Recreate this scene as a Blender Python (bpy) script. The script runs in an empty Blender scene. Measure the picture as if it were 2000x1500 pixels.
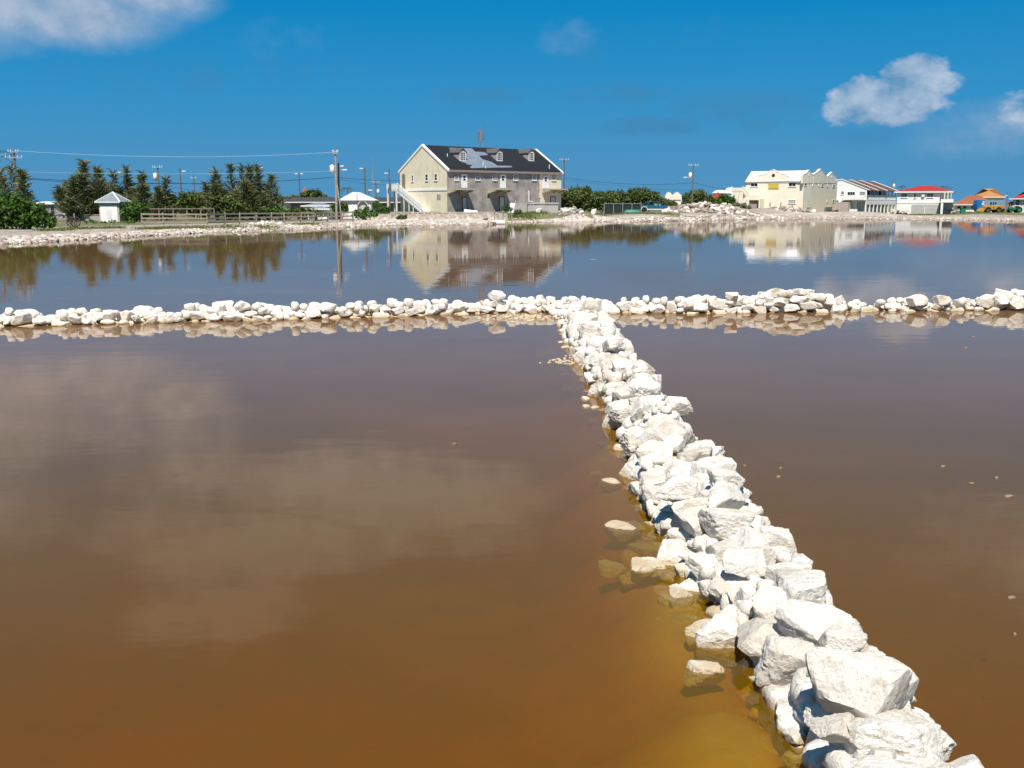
import bpy, bmesh, math, random
import numpy as np
from mathutils import Vector, Matrix, noise, Euler
R = math.radians
rng = random.Random(7)
nrng = np.random.default_rng(11)
S = bpy.context.scene
COL = S.collection

# ------------------------------------------------------------------ camera, sky, sun, exposure
EYE = 2.5
TILT = math.atan((750 - 395) / 2000.0)
cam_d = bpy.data.cameras.new('camera'); cam = bpy.data.objects.new('camera', cam_d); COL.objects.link(cam)
cam.location = (0, 0, EYE); cam.rotation_euler = (math.pi / 2 - TILT, 0, 0)
cam_d.sensor_width = 36; cam_d.lens = 36.0; cam_d.clip_start = 0.1; cam_d.clip_end = 12000
S.camera = cam
S.view_settings.view_transform = 'Standard'; S.view_settings.look = 'None'
S.view_settings.exposure = 0.35; S.view_settings.gamma = 1.0; S.view_settings.use_curve_mapping = False
S.cycles.max_bounces = 8; S.cycles.transparent_max_bounces = 12; S.cycles.use_denoising = True
S.cycles.caustics_reflective = False; S.cycles.caustics_refractive = False

CT, ST = math.cos(TILT), math.sin(TILT)
def ray(px, py):
    a = (px - 1000) / 2000.0; v = (py - 750) / 2000.0
    return Vector((a, CT - v * ST, -ST - v * CT))
def gp(px, py, z=0.0):                     # point of the horizontal plane z under a photo point
    d = ray(px, py); t = (z - EYE) / d.z
    return Vector((d.x * t, d.y * t, z))
def dp(px, py, Y):                         # point at distance Y
    d = ray(px, py); t = Y / d.y
    return Vector((d.x * t, Y, EYE + d.z * t))
def azel(px, py):
    d = ray(px, py).normalized()
    return math.atan2(d.x, d.y), math.asin(d.z)

SUN_AZ = Vector((-0.12, -0.993)); SUN_EL = R(57)
sd = Vector((SUN_AZ.x * math.cos(SUN_EL), SUN_AZ.y * math.cos(SUN_EL), math.sin(SUN_EL)))
sun_d = bpy.data.lights.new('sun', 'SUN'); sun_o = bpy.data.objects.new('sun', sun_d); COL.objects.link(sun_o)
sun_d.energy = 5.0; sun_d.angle = R(0.5); sun_d.color = (1.0, 0.945, 0.855)
sun_o.rotation_euler = sd.to_track_quat('Z', 'Y').to_euler(); sun_o.location = (-20, -40, 60)

W = bpy.data.worlds.new('World'); S.world = W; W.use_nodes = True
wt = W.node_tree; wt.nodes.clear()
def N(t, typ, **kw):
    n = t.nodes.new(typ)
    for k, v in kw.items(): setattr(n, k, v)
    return n
def math_n(t, op, a, b=None, c=None, clamp=False):
    n = N(t, 'ShaderNodeMath', operation=op); n.use_clamp = clamp
    for i, x in enumerate((a, b, c)):
        if x is None: continue
        if isinstance(x, (int, float)): n.inputs[i].default_value = x
        else: t.links.new(x, n.inputs[i])
    return n.outputs[0]
def mixc(t, fac, a, b, mode='MIX'):
    n = N(t, 'ShaderNodeMix', data_type='RGBA', blend_type=mode)
    if isinstance(fac, (int, float)): n.inputs[0].default_value = fac
    else: t.links.new(fac, n.inputs[0])
    for i, x in ((6, a), (7, b)):
        if isinstance(x, (tuple, list)): n.inputs[i].default_value = (*x[:3], 1)
        else: t.links.new(x, n.inputs[i])
    return n.outputs[2]
def ramp_n(t, fac, stops, interp='LINEAR'):
    n = N(t, 'ShaderNodeValToRGB'); e = n.color_ramp.elements; n.color_ramp.interpolation = interp
    while len(e) < len(stops): e.new(0.5)
    for el, (p, c) in zip(e, stops):
        el.position = p
        el.color = (*c[:3], 1) if isinstance(c, (tuple, list)) else (c, c, c, 1)
    t.links.new(fac, n.inputs[0])
    return n.outputs[0]

def build_world():
    t = wt
    tc = N(t, 'ShaderNodeTexCoord'); sep = N(t, 'ShaderNodeSeparateXYZ'); t.links.new(tc.outputs['Generated'], sep.inputs[0])
    x, y, z = sep.outputs
    az = math_n(t, 'ARCTAN2', x, y); el = math_n(t, 'ARCSINE', math_n(t, 'MINIMUM', math_n(t, 'MAXIMUM', z, -1.0), 1.0))
    sky = N(t, 'ShaderNodeTexSky', sky_type='NISHITA'); sky.sun_disc = False
    sky.sun_elevation = SUN_EL; sky.sun_rotation = math.atan2(SUN_AZ.x, SUN_AZ.y) % (2 * math.pi)
    sky.air_density = 0.8; sky.dust_density = 0.2; sky.ozone_density = 3.0
    deg = math_n(t, 'DIVIDE', math_n(t, 'ABSOLUTE', el), math.pi / 2)
    grad = ramp_n(t, deg, [(0.0, (.62, 2.42, 4.5)), (0.021, (.54, 2.38, 4.5)), (0.059, (.24, 2.36, 4.85)), (0.111, (0, 2.0, 4.6)), (0.22, (0, 1.65, 3.8)), (.4, (0, 1.2, 2.9)), (1.0, (.0, .8, 2.2))])
    base = mixc(t, 0.98, sky.outputs[0], grad)
    # clouds: soft masses at their own directions in the sky, broken up by noise
    comb = N(t, 'ShaderNodeCombineXYZ'); t.links.new(az, comb.inputs[0]); t.links.new(math_n(t, 'MULTIPLY', el, 1.35), comb.inputs[1])
    nz = N(t, 'ShaderNodeTexNoise'); nz.inputs['Scale'].default_value = 30; nz.inputs['Detail'].default_value = 7; nz.inputs['Roughness'].default_value = .58
    t.links.new(comb.outputs[0], nz.inputs['Vector'])
    nz2 = N(t, 'ShaderNodeTexNoise'); nz2.inputs['Scale'].default_value = 9; nz2.inputs['Detail'].default_value = 5
    t.links.new(comb.outputs[0], nz2.inputs['Vector'])
    def blob(a0, e0, ra, re, k):
        dx = math_n(t, 'DIVIDE', math_n(t, 'SUBTRACT', az, a0), ra); dy = math_n(t, 'DIVIDE', math_n(t, 'SUBTRACT', el, e0), re)
        r2 = math_n(t, 'ADD', math_n(t, 'MULTIPLY', dx, dx), math_n(t, 'MULTIPLY', dy, dy))
        return math_n(t, 'MULTIPLY', math_n(t, 'SUBTRACT', 1.0, r2, clamp=True), k)
    def field(lst):
        s = None
        for (px, py, rx, ry, k) in lst:
            a0, e0 = azel(px, py)
            b = blob(a0, e0, rx / 2000, ry / 2000, k)
            s = b if s is None else math_n(t, 'MAXIMUM', s, b)
        return s
    crisp = field([(1695, 200, 85, 62, 1.0), (1782, 155, 75, 58, 1.0), (1740, 205, 120, 50, .85), (1840, 165, 70, 32, .5), (1655, 230, 50, 30, .6), (1880, 248, 24, 16, .45),
                   (2010, 215, 80, 46, .5)])
    c1 = math_n(t, 'MULTIPLY', math_n(t, 'SUBTRACT', math_n(t, 'ADD', crisp, math_n(t, 'MULTIPLY', nz.outputs[0], 1.7)), 1.14), 3.2, clamp=True)
    c1 = math_n(t, 'MULTIPLY', c1, math_n(t, 'MULTIPLY', crisp, 4.0, clamp=True))
    soft = field([(110, 25, 250, 80, 1.0), (260, -20, 200, 70, .9), (-80, -40, 300, 160, 1.0), (1965, 245, 130, 75, .6), (1110, 70, 85, 55, .5), (565, 75, 130, 70, .28),
                  (1890, 260, 170, 64, .5)])
    dim = field([(1440, 205, 190, 42, .8), (1270, 247, 150, 26, .8), (940, 185, 150, 30, .7), (1210, 185, 180, 34, .6), (1480, 240, 120, 24, .5), (1340, 60, 220, 44, .3), (560, 130, 240, 44, .35), (300, 150, 260, 60, .45), (1700, 262, 150, 24, .6), (1150, 100, 90, 40, .4)])
    # the big soft clouds higher up, seen only mirrored in the water
    def up(px, py): return azel(px, 0)[0], math.atan((py - 750) / 2000) + TILT
    hi = None
    for (px, py, ra, re, k) in [(290, 830, .12, .06, .62), (340, 900, .12, .05, .7), (640, 930, .20, .050, .85), (430, 1050, .17, .05, 1.0), (820, 970, .17, .06, .95), (260, 1010, .12, .05, .7), (360, 1160, .13, .045, 1.0), (940, 1040, .09, .05, .6), (620, 1060, .16, .04, .8),
                                (-600, 900, .3, .12, .8), (2500, 1000, .3, .1, .8), (1900, 1700, .4, .1, .6), (300, 1900, .5, .12, .7)]:
        a0, e0 = up(px, py); bb = blob(a0, e0, ra, re, k); hi = bb if hi is None else math_n(t, 'MAXIMUM', hi, bb)
    c2 = math_n(t, 'MULTIPLY', math_n(t, 'SUBTRACT', math_n(t, 'ADD', soft, math_n(t, 'ADD', math_n(t, 'MULTIPLY', nz2.outputs[0], .8), math_n(t, 'MULTIPLY', nz.outputs[0], .55))), .90), 1.5, clamp=True)
    c2 = math_n(t, 'MULTIPLY', c2, math_n(t, 'MULTIPLY', soft, 1.25, clamp=True))
    c3 = math_n(t, 'MULTIPLY', math_n(t, 'SUBTRACT', math_n(t, 'ADD', hi, math_n(t, 'ADD', math_n(t, 'MULTIPLY', nz2.outputs[0], 1.0), math_n(t, 'MULTIPLY', nz.outputs[0], .9))), 1.22), 1.7, clamp=True); c3 = math_n(t, 'MULTIPLY', c3, math_n(t, 'MULTIPLY', hi, 1.6, clamp=True))
    shade = ramp_n(t, nz.outputs[0], [(.36, (1.35, 2.75, 4.3)), (.66, (4.2, 5.0, 6.2))])
    cc = mixc(t, math_n(t, 'MULTIPLY', c2, .8), base, mixc(t, .5, shade, (4.3, 4.6, 5.3)))
    cc = mixc(t, math_n(t, 'MULTIPLY', c1, .86), cc, shade)
    c4 = math_n(t, 'MULTIPLY', math_n(t, 'SUBTRACT', math_n(t, 'ADD', dim, math_n(t, 'MULTIPLY', nz.outputs[0], 1.3)), .85), 1.3, clamp=True); c4 = math_n(t, 'MULTIPLY', c4, math_n(t, 'MULTIPLY', dim, 2.0, clamp=True))
    cc = mixc(t, math_n(t, 'MULTIPLY', c4, .75), cc, (.48, 1.98, 3.75))
    cc = mixc(t, math_n(t, 'MULTIPLY', c3, .50), cc, mixc(t, .3, (8.6, 8.5, 8.6), shade))
    bg = N(t, 'ShaderNodeBackground'); bg.inputs[1].default_value = 0.0925
    out = N(t, 'ShaderNodeOutputWorld'); t.links.new(cc, bg.inputs[0]); t.links.new(bg.outputs[0], out.inputs[0])
build_world()

# ------------------------------------------------------------------ helpers
def tag(o, label=None, cat=None, group=None, kind=None):
    if label: o['label'] = label
    if cat: o['category'] = cat
    if group: o['group'] = group
    if kind: o['kind'] = kind
    return o
def empty(name, loc=(0, 0, 0), rz=0.0, label=None, cat=None, group=None):
    o = bpy.data.objects.new(name, None); COL.objects.link(o); o.location = loc; o.rotation_euler = (0, 0, rz)
    return tag(o, label, cat, group)
def link(name, me, parent=None):
    o = bpy.data.objects.new(name, me); COL.objects.link(o)
    if parent is not None: o.parent = parent
    return o

class MB:
    def __init__(s): s.v = []; s.f = []
    def add(s, vs, fs):
        b = len(s.v); s.v += [tuple(p) for p in vs]; s.f += [tuple(b + i for i in f) for f in fs]; return s
    def box(s, x0, x1, y0, y1, z0, z1):
        x0, x1 = min(x0, x1), max(x0, x1); y0, y1 = min(y0, y1), max(y0, y1); z0, z1 = min(z0, z1), max(z0, z1)
        return s.add([(x0, y0, z0), (x1, y0, z0), (x1, y1, z0), (x0, y1, z0), (x0, y0, z1), (x1, y0, z1), (x1, y1, z1), (x0, y1, z1)],
                     [(0, 3, 2, 1), (4, 5, 6, 7), (0, 1, 5, 4), (1, 2, 6, 5), (2, 3, 7, 6), (3, 0, 4, 7)])
    def prism(s, poly, d):                 # polygon of 3-d points swept along the vector d
        n = len(poly); d = Vector(d); a = [Vector(p) for p in poly]
        return s.add(a + [p + d for p in a], [tuple(range(n))[::-1], tuple(range(n, 2 * n))] + [(i, (i + 1) % n, n + (i + 1) % n, n + i) for i in range(n)])
    def tube(s, p, q, r, r2=None, n=8):
        p, q = Vector(p), Vector(q); r2 = r if r2 is None else r2; ax = (q - p).normalized()
        u = ax.orthogonal().normalized(); w = ax.cross(u); vs = []
        for c, rr in ((p, r), (q, r2)):
            for i in range(n):
                a = 2 * math.pi * i / n; vs.append(c + (u * math.cos(a) + w * math.sin(a)) * rr)
        return s.add(vs, [(i, (i + 1) % n, n + (i + 1) % n, n + i) for i in range(n)] + [tuple(range(n))[::-1], tuple(range(n, 2 * n))])
    def bar(s, p, q, w, h):                # rectangular bar, h in the vertical plane
        p, q = Vector(p), Vector(q); ax = (q - p).normalized(); sd_ = ax.cross(Vector((0, 0, 1)))
        sd_ = sd_.normalized() if sd_.length > 1e-4 else Vector((1, 0, 0)); upv = sd_.cross(ax)
        a, b = sd_ * w / 2, upv * h / 2
        return s.add([p - a - b, p + a - b, p + a + b, p - a + b, q - a - b, q + a - b, q + a + b, q - a + b],
                     [(3, 2, 1, 0), (4, 5, 6, 7), (0, 1, 5, 4), (1, 2, 6, 5), (2, 3, 7, 6), (3, 0, 4, 7)])
    def path(s, pts, r, n=5):
        for a, b in zip(pts, pts[1:]): s.tube(a, b, r, n=n)
        return s
    def build(s, name, m, parent=None, smooth=False, label=None, bevel=0.0):
        me = bpy.data.meshes.new(name); me.from_pydata(s.v, [], s.f); me.update()
        bm = bmesh.new(); bm.from_mesh(me); bmesh.ops.recalc_face_normals(bm, faces=bm.faces)
        if bevel: bmesh.ops.bevel(bm, geom=[e for e in bm.edges if len(e.link_faces) == 2 and e.calc_face_angle(0) > .5], offset=bevel, segments=2, affect='EDGES', profile=.6)
        bm.to_mesh(me); bm.free()
        if smooth: me.shade_smooth()
        if m: me.materials.append(m)
        o = link(name, me, parent)
        if label: o['label'] = label
        return o

def fast_mesh(name, V, F, m, tint=None):   # numpy verts (n,3) and faces (k,3 or 4)
    me = bpy.data.meshes.new(name); V = np.asarray(V, np.float32); F = np.asarray(F, np.int32); k = F.shape[1]
    me.vertices.add(len(V)); me.vertices.foreach_set('co', V.ravel())
    me.loops.add(F.size); me.loops.foreach_set('vertex_index', F.ravel())
    me.polygons.add(len(F)); me.polygons.foreach_set('loop_start', np.arange(0, F.size, k, dtype=np.int32)); 
    me.update(calc_edges=True)
    if tint is not None:
        at = me.attributes.new('tint', 'FLOAT', 'POINT'); at.data.foreach_set('value', np.asarray(tint, np.float32))
    if m: me.materials.append(m)
    return me

# ------------------------------------------------------------------ materials
def new_mat(name):
    m = bpy.data.materials.new(name); m.use_nodes = True; t = m.node_tree; t.nodes.clear()
    out = N(t, 'ShaderNodeOutputMaterial'); b = N(t, 'ShaderNodeBsdfPrincipled'); t.links.new(b.outputs[0], out.inputs[0])
    return m, t, b, out
def tex(t, kind='ShaderNodeTexNoise', scale=5.0, detail=5.0, vec=None, rough=.55, **kw):
    n = N(t, kind, **kw)
    n.inputs['Scale'].default_value = scale
    if 'Detail' in n.inputs: n.inputs['Detail'].default_value = detail
    if 'Roughness' in n.inputs: n.inputs['Roughness'].default_value = rough
    if vec is None: vec = N(t, 'ShaderNodeTexCoord').outputs['Object']
    t.links.new(vec, n.inputs['Vector']); return n
def bump(t, b, h, strength=.4, dist=.02, normal=None):
    n = N(t, 'ShaderNodeBump'); n.inputs['Strength'].default_value = strength; n.inputs['Distance'].default_value = dist
    t.links.new(h, n.inputs['Height'])
    if normal is not None: t.links.new(normal, n.inputs['Normal'])
    t.links.new(n.outputs[0], b.inputs['Normal']); return n.outputs[0]
_mc = {}
def mat(name, c, rough=.8, var=.18, scale=3.0, bstr=.25, bscale=30.0, metal=0.0, dirt=None, streak=False, spec=.3):
    if name in _mc: return _mc[name]
    m, t, b, o = new_mat(name)
    vec = N(t, 'ShaderNodeTexCoord').outputs['Object']
    if streak:
        mp = N(t, 'ShaderNodeMapping'); mp.inputs['Scale'].default_value = (1, 1, .18); t.links.new(vec, mp.inputs[0]); v2 = mp.outputs[0]
    else: v2 = vec
    n = tex(t, scale=scale, detail=6, vec=v2)
    lo = tuple(max(0, x * (1 - var)) for x in c); hi = tuple(min(1, x * (1 + var * .6)) for x in c)
    colr = ramp_n(t, n.outputs[0], [(.3, lo), (.7, hi)])
    if dirt is not None:
        n2 = tex(t, scale=scale * .35, detail=7, vec=v2, rough=.65)
        colr = mixc(t, ramp_n(t, n2.outputs[0], [(.52, 0.0), (.72, .75)]), colr, dirt)
    t.links.new(colr, b.inputs['Base Color']); b.inputs['Roughness'].default_value = rough; b.inputs['Metallic'].default_value = metal
    b.inputs['Specular IOR Level'].default_value = spec
    if bstr: bump(t, b, tex(t, scale=bscale, detail=4, vec=vec).outputs[0], bstr, .02)
    _mc[name] = m; return m

def mat_stone():
    m, t, b, o = new_mat('limestone')
    geo = N(t, 'ShaderNodeNewGeometry'); tc = N(t, 'ShaderNodeTexCoord'); oi = N(t, 'ShaderNodeObjectInfo')
    pos = geo.outputs['Position']
    n1 = tex(t, scale=3.5, detail=6, vec=pos); n2 = tex(t, scale=14, detail=8, vec=pos, rough=.65); n3 = tex(t, scale=60, detail=6, vec=pos, rough=.7)
    c = ramp_n(t, n1.outputs[0], [(.30, (.56, .48, .39)), (.44, (.83, .775, .69)), (.68, (.89, .85, .78))])
    c = mixc(t, ramp_n(t, n2.outputs[0], [(.52, 0.0), (.66, .62)]), c, (.50, .40, .28))
    c = mixc(t, math_n(t, 'MULTIPLY', math_n(t, 'POWER', oi.outputs['Random'], 2.0), .55), c, (.52, .44, .35))
    pv = tex(t, 'ShaderNodeTexVoronoi', scale=38, vec=pos)
    pits = ramp_n(t, pv.outputs[0], [(.08, 0.0), (.30, 1.0)])
    pmask = ramp_n(t, n2.outputs[0], [(.44, 1.0), (.56, 0.0)])
    pit2 = math_n(t, 'MAXIMUM', pits, pmask)
    c = mixc(t, math_n(t, 'MULTIPLY', math_n(t, 'SUBTRACT', 1.0, pit2), .8), c, (.24, .19, .14))  # pit hollows darkened in the colour, standing in for the shade inside them
    sep = N(t, 'ShaderNodeSeparateXYZ'); t.links.new(pos, sep.inputs[0])
    wz = math_n(t, 'ADD', sep.outputs[2], math_n(t, 'MULTIPLY', math_n(t, 'SUBTRACT', n1.outputs[0], .5), .22))
    wet = ramp_n(t, math_n(t, 'MULTIPLY', math_n(t, 'ADD', wz, .1), 4.0), [(.16, 0.0), (.32, 1.0), (.50, 1.0), (.66, 0.0)])   # tide-mark stain, fixed to the wall foot
    c = mixc(t, math_n(t, 'MULTIPLY', wet, .75), c, (.55, .42, .24))
    t.links.new(c, b.inputs['Base Color']); b.inputs['Roughness'].default_value = .92; b.inputs['Specular IOR Level'].default_value = .15
    h = math_n(t, 'ADD', math_n(t, 'MULTIPLY', n2.outputs[0], .9), math_n(t, 'ADD', math_n(t, 'MULTIPLY', n3.outputs[0], .5), math_n(t, 'MULTIPLY', pit2, .35)))
    bump(t, b, h, .85, .04)
    return m
STONE = mat_stone()

def mat_leaf(name, dark, light, warm):
    m, t, b, o = new_mat(name)
    a = N(t, 'ShaderNodeAttribute', attribute_name='tint')
    n = tex(t, scale=.9, detail=3)
    c = ramp_n(t, a.outputs['Fac'], [(0.0, dark), (.6, light), (1.0, warm)])
    c = mixc(t, ramp_n(t, n.outputs[0], [(.4, 0.0), (.7, .5)]), c, light)
    t.links.new(c, b.inputs['Base Color']); b.inputs['Roughness'].default_value = .6; b.inputs['Specular IOR Level'].default_value = .25
    tr = N(t, 'ShaderNodeBsdfTranslucent'); t.links.new(c, tr.inputs[0]); mx = N(t, 'ShaderNodeMixShader'); mx.inputs[0].default_value = .25
    t.links.new(b.outputs[0], mx.inputs[1]); t.links.new(tr.outputs[0], mx.inputs[2]); t.links.new(mx.outputs[0], o.inputs[0])
    return m
LEAF_A = mat_leaf('leaf_bright', (.035, .085, .012), (.075, .15, .022), (.15, .20, .04))
LEAF_B = mat_leaf('leaf_olive', (.055, .085, .02), (.105, .14, .034), (.20, .18, .06))
LEAF_C = mat_leaf('needle_grey_green', (.085, .105, .045), (.16, .185, .08), (.29, .26, .14))
GRASSM = mat_leaf('grass_blades', (.06, .10, .02), (.13, .18, .035), (.26, .25, .08))
BARK = mat('bark', (.17, .13, .10), .9, .3, 6)
WOODG = mat('weathered_wood', (.30, .25, .205), .9, .3, 5, .4, 40, streak=False)
WOODP = mat('pole_wood', (.16, .13, .115), .9, .25, 3)
WOODL = mat('pole_wood_pale', (.36, .31, .26), .9, .25, 3)
CREAM = mat('cream_stucco', (.74, .655, .50), .9, .10, 1.2, .3, 25, dirt=(.60, .50, .36))
CREAMB = mat('pale_cream_stucco', (.83, .755, .61), .9, .06, .6, .25, 25, dirt=(.72, .63, .49))
GREYC = mat('grey_concrete', (.34, .31, .29), .95, .2, .8, .5, 15, dirt=(.25, .22, .2), streak=True)
WHITE = mat('white_paint', (.80, .79, .77), .6, .06, 2, .1, 20, dirt=(.66, .63, .58))
WHITE2 = mat('white_wall_paint', (.80, .785, .765), .8, .05, .6, .15, 20, dirt=(.70, .67, .64))
SHINGLE = mat('dark_shingles', (.018, .021, .027), .85, .35, 6, .6, 12, spec=.2)
FELT = mat('silver_roof_felt', (.17, .21, .26), .6, .2, 1.5, .3, 8, dirt=(.25, .25, .25))
GLASS = mat('dark_window_glass', (.018, .022, .03), .08, .3, 1, 0, spec=.6)
GLASSP = mat('pale_window_glass', (.30, .31, .32), .2, .2, 1, 0)
DARK = mat('dark_interior', (.03, .027, .025), .9, .3, 2, 0)
REDROOF = mat('red_roof', (.36, .035, .03), .75, .2, 2, .4, 12)
BROWNROOF = mat('brown_tile_roof', (.30, .105, .045), .8, .25, 1.5, .4, 10)
ORANGEROOF = mat('orange_tile_roof', (.42, .20, .07), .8, .2, 1.5, .4, 10)
RUSTROOF = mat('brown_flat_tiles', (.13, .068, .05), .85, .25, 2, .4, 10)
GREYROOF = mat('grey_sheet_roof', (.22, .245, .27), .55, .15, 3, .2, 20)
DARKROOF = mat('charcoal_roof', (.06, .055, .056), .8, .25, 2, .4, 12)
WHITEROOF = mat('white_roof_paint', (.83, .83, .84), .5, .04, 1, .1, 15)
METAL = mat('galvanised', (.42, .43, .44), .45, .15, 4, .1, 20, metal=.6)
CABLE = mat('black_cable', (.03, .03, .035), .6, .1, 1, 0)
CABLEP = mat('pale_cable', (.62, .64, .68), .4, .1, 1, 0)
CERAM = mat('pale_enamel', (.72, .72, .72), .4, .1, 2, 0)
BLUEC = mat('faded_blue_paint', (.008, .105, .19), .35, .25, 2, .1, 20, dirt=(.03, .14, .2))
BLUET = mat('truck_blue_paint', (.012, .16, .42), .4, .2, 2, .1, 20)
BLUEP = mat('pale_blue_paint', (.20, .30, .42), .5, .2, 2, .1, 20)
RUBBER = mat('tyre_rubber', (.02, .02, .02), .9, .3, 5)
YELL = mat('yellow_machine_paint', (.46, .27, .045), .6, .3, 3, .2, 20, dirt=(.22, .12, .04))
GREENP = mat('green_paint', (.02, .20, .11), .5, .2, 3, .1, 20)
SEAG = mat('sea_green_hull', (.05, .25, .19), .5, .2, 3, .1, 20)
REDP = mat('red_paint', (.45, .03, .025), .6, .2, 3, .1, 20)
PINKB = mat('pinkish_block_wall', (.45, .36, .33), .95, .15, 2, .4, 12)
SIGNY = mat('yellow_sign_paint', (.62, .44, .07), .6, .12, 3, 0)
NETTING = mat('dark_green_netting', (.02, .035, .03), .9, .3, 6)
PLASTIC = mat('white_plastic', (.78, .80, .84), .4, .08, 5, 0)

# ------------------------------------------------------------------ terrain, pond bed, water
SH = sorted([(-3000, 30), (-400, 30), (-120, 32), (-60, 38), (-36, 54), (-31.2, 62), (-29.6, 66), (-27.7, 77), (-25.8, 86), (-20.4, 93), (-17.7, 104), (-12.5, 114), (-6, 116),
             (-2.3, 118), (-.2, 130), (4, 134), (9.3, 141), (13, 133), (24, 142), (34, 151), (45, 160), (56, 156), (65, 150), (68, 136), (80, 128), (130, 122), (400, 120), (3000, 120)])
SX = np.array([p[0] for p in SH], float); SY = np.array([p[1] for p in SH], float)
def shore_y(x): return np.interp(x, SX, SY)
def sstep(a, b, x): t = np.clip((x - a) / (b - a), 0, 1); return t * t * (3 - 2 * t)
BUMPS = [(36.5, 171, 5, 4, .55), (43, 176, 4, 3.5, .7), (30, 166, 4, 4, .5), (48.5, 181, 4, 4, .6), (5.5, 139.5, 3.6, 3.0, .28), (1.5, 137, 2.5, 2.5, .35),
         (-24.5, 94, 2.5, 4, .12), (60, 172, 5, 5, .2), (75, 165, 5, 5, .25)]
def ground_z(x, y):
    s = y - shore_y(x)
    z = np.where(s < 0, np.maximum(-.7, .14 * s), .33 * (1 - np.exp(-np.maximum(s, 0) / 2.6)))
    pad = sstep(-19.5, -18.5, x) * (1 - sstep(8, 14, x)) * sstep(131.2, 131.8, y) * (x < -2) + (x >= -2) * (1 - sstep(9, 15, x)) * sstep(137, 143, y)
    z = z + .70 * pad
    z = z + .5 * sstep(12, 20, x) * (1 - sstep(56, 66, x)) * sstep(5, 16, s)
    for (bx, by, rx, ry, h) in BUMPS: z = z + h * np.exp(-((x - bx) / rx) ** 2 - ((y - by) / ry) ** 2)
    return z
def gz(x, y): return float(ground_z(np.array(float(x)), np.array(float(y))))

def build_ground():
    xs = np.concatenate([[-6000, -2500, -900, -350, -180, -120, -90, -70, -58], np.arange(-50, 96, .62), [105, 120, 150, 190, 260, 400, 900, 2500, 6000]])
    ss = np.concatenate([[-14, -8, -5, -3, -2, -1.4, -1, -.7, -.4, -.2], np.arange(0, 3, .25), np.arange(3, 46, .8), [50, 60, 80, 120, 200, 400, 1000, 3000, 9000]])
    X, Sg = np.meshgrid(xs, ss, indexing='ij'); Y = shore_y(X) + Sg
    Y = Y + np.where((Sg > -6) & (Sg < 40), np.array([[noise.noise(Vector((x * .45, s * .2, 3.3))) * .9 + noise.noise(Vector((x * 1.7, s * .5, 9.1))) * .35 for s in ss] for x in xs]), 0)
    Z = ground_z(X, Y - 0)
    nz_ = np.array([[noise.fractal(Vector((x * .8, s * .8, 1.7)), 1.0, 2.0, 4) for s in ss] for x in xs])
    Z = Z + nz_ * .06 * sstep(-3, 1, Sg)
    V = np.stack([X, Y, Z], -1).reshape(-1, 3); nx, ns = len(xs), len(ss)
    i = np.arange(nx - 1)[:, None] * ns + np.arange(ns - 1)[None, :]
    F = np.stack([i, i + ns, i + ns + 1, i + 1], -1).reshape(-1, 4)
    m, t, b, o = new_mat('shore_soil')
    pos = N(t, 'ShaderNodeNewGeometry').outputs['Position']
    a = N(t, 'ShaderNodeAttribute', attribute_name='tint')
    n1 = tex(t, scale=.35, detail=7, vec=pos); n2 = tex(t, scale=2.2, detail=8, vec=pos, rough=.65)
    marl = ramp_n(t, n2.outputs[0], [(.32, (.34, .27, .22)), (.48, (.52, .44, .37)), (.66, (.70, .62, .54))])
    soil = ramp_n(t, n2.outputs[0], [(.3, (.20, .155, .12)), (.5, (.36, .30, .25)), (.7, (.50, .44, .38))])
    green = ramp_n(t, n2.outputs[0], [(.35, (.07, .085, .025)), (.65, (.16, .17, .055))])
    fac = math_n(t, 'ADD', a.outputs['Fac'], math_n(t, 'MULTIPLY', math_n(t, 'SUBTRACT', n1.outputs[0], .5), .5))
    c = mixc(t, ramp_n(t, fac, [(.25, 0.0), (.5, 1.0)]), marl, soil)
    c = mixc(t, ramp_n(t, math_n(t, 'ADD', fac, math_n(t, 'MULTIPLY', n2.outputs[0], .3)), [(.86, 0.0), (1.0, .85)]), c, green)
    t.links.new(c, b.inputs['Base Color']); b.inputs['Roughness'].default_value = .95; b.inputs['Specular IOR Level'].default_value = .1
    bump(t, b, n2.outputs[0], .8, .12)
    inland = .15 + .55 * sstep(4, 18, Sg); sand = (X > -16) & (X < -7) & (Y < 128)
    inland = np.where((X > -19) & (X < 0) & (Y < 131), .12, inland)
    inland = np.where((X > 44) & (Sg < 18), .40, inland)
    inland = np.where((X > 15) & (X < 44) & (Sg > 2.5) & (Sg < 8), .55, inland)
    inland = np.where((X > -1) & (X < 11) & (Sg > 1.5) & (Sg < 15), .95, inland)
    inland = np.where(Sg > 45, .9, inland)
    me = fast_mesh('ground', V, F, m, inland.reshape(-1)); me.shade_smooth()
    tag(link('ground', me), kind='structure')
build_ground()

def bed_z(X, Y):
    z = np.full_like(X, -.62)
    yy = np.clip(Y, 2, 21)
    z = z + .53 * np.exp(-(np.minimum(np.abs(X - 1.1), 9) / np.where(X < 1.1, .62 + .01 * yy, .5)) ** 2) * (Y < 23) + np.where(np.abs(X - .9) < .8, .05, 0) * np.sin(Y * 3.1 + np.sin(Y * 1.3) * 2)
    yw = far_y(X)
    z = z + .46 * np.exp(-((Y - yw) / .75) ** 2)
    z = z + .2 * np.exp(-((X - .35) / .75) ** 2 - ((Y - 22.35) / .75) ** 2)
    return np.minimum(z, -.07)
FW = [(-22, 19.6), (-15, 20.0), (-10.2, 20.75), (-7, 21.6), (-3.3, 22.4), (0, 23.5), (4, 23.25), (11.8, 24.0), (16, 24.3), (24, 24.9)]
def far_y(x): return np.interp(x, [p[0] for p in FW], [p[1] for p in FW])
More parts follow.
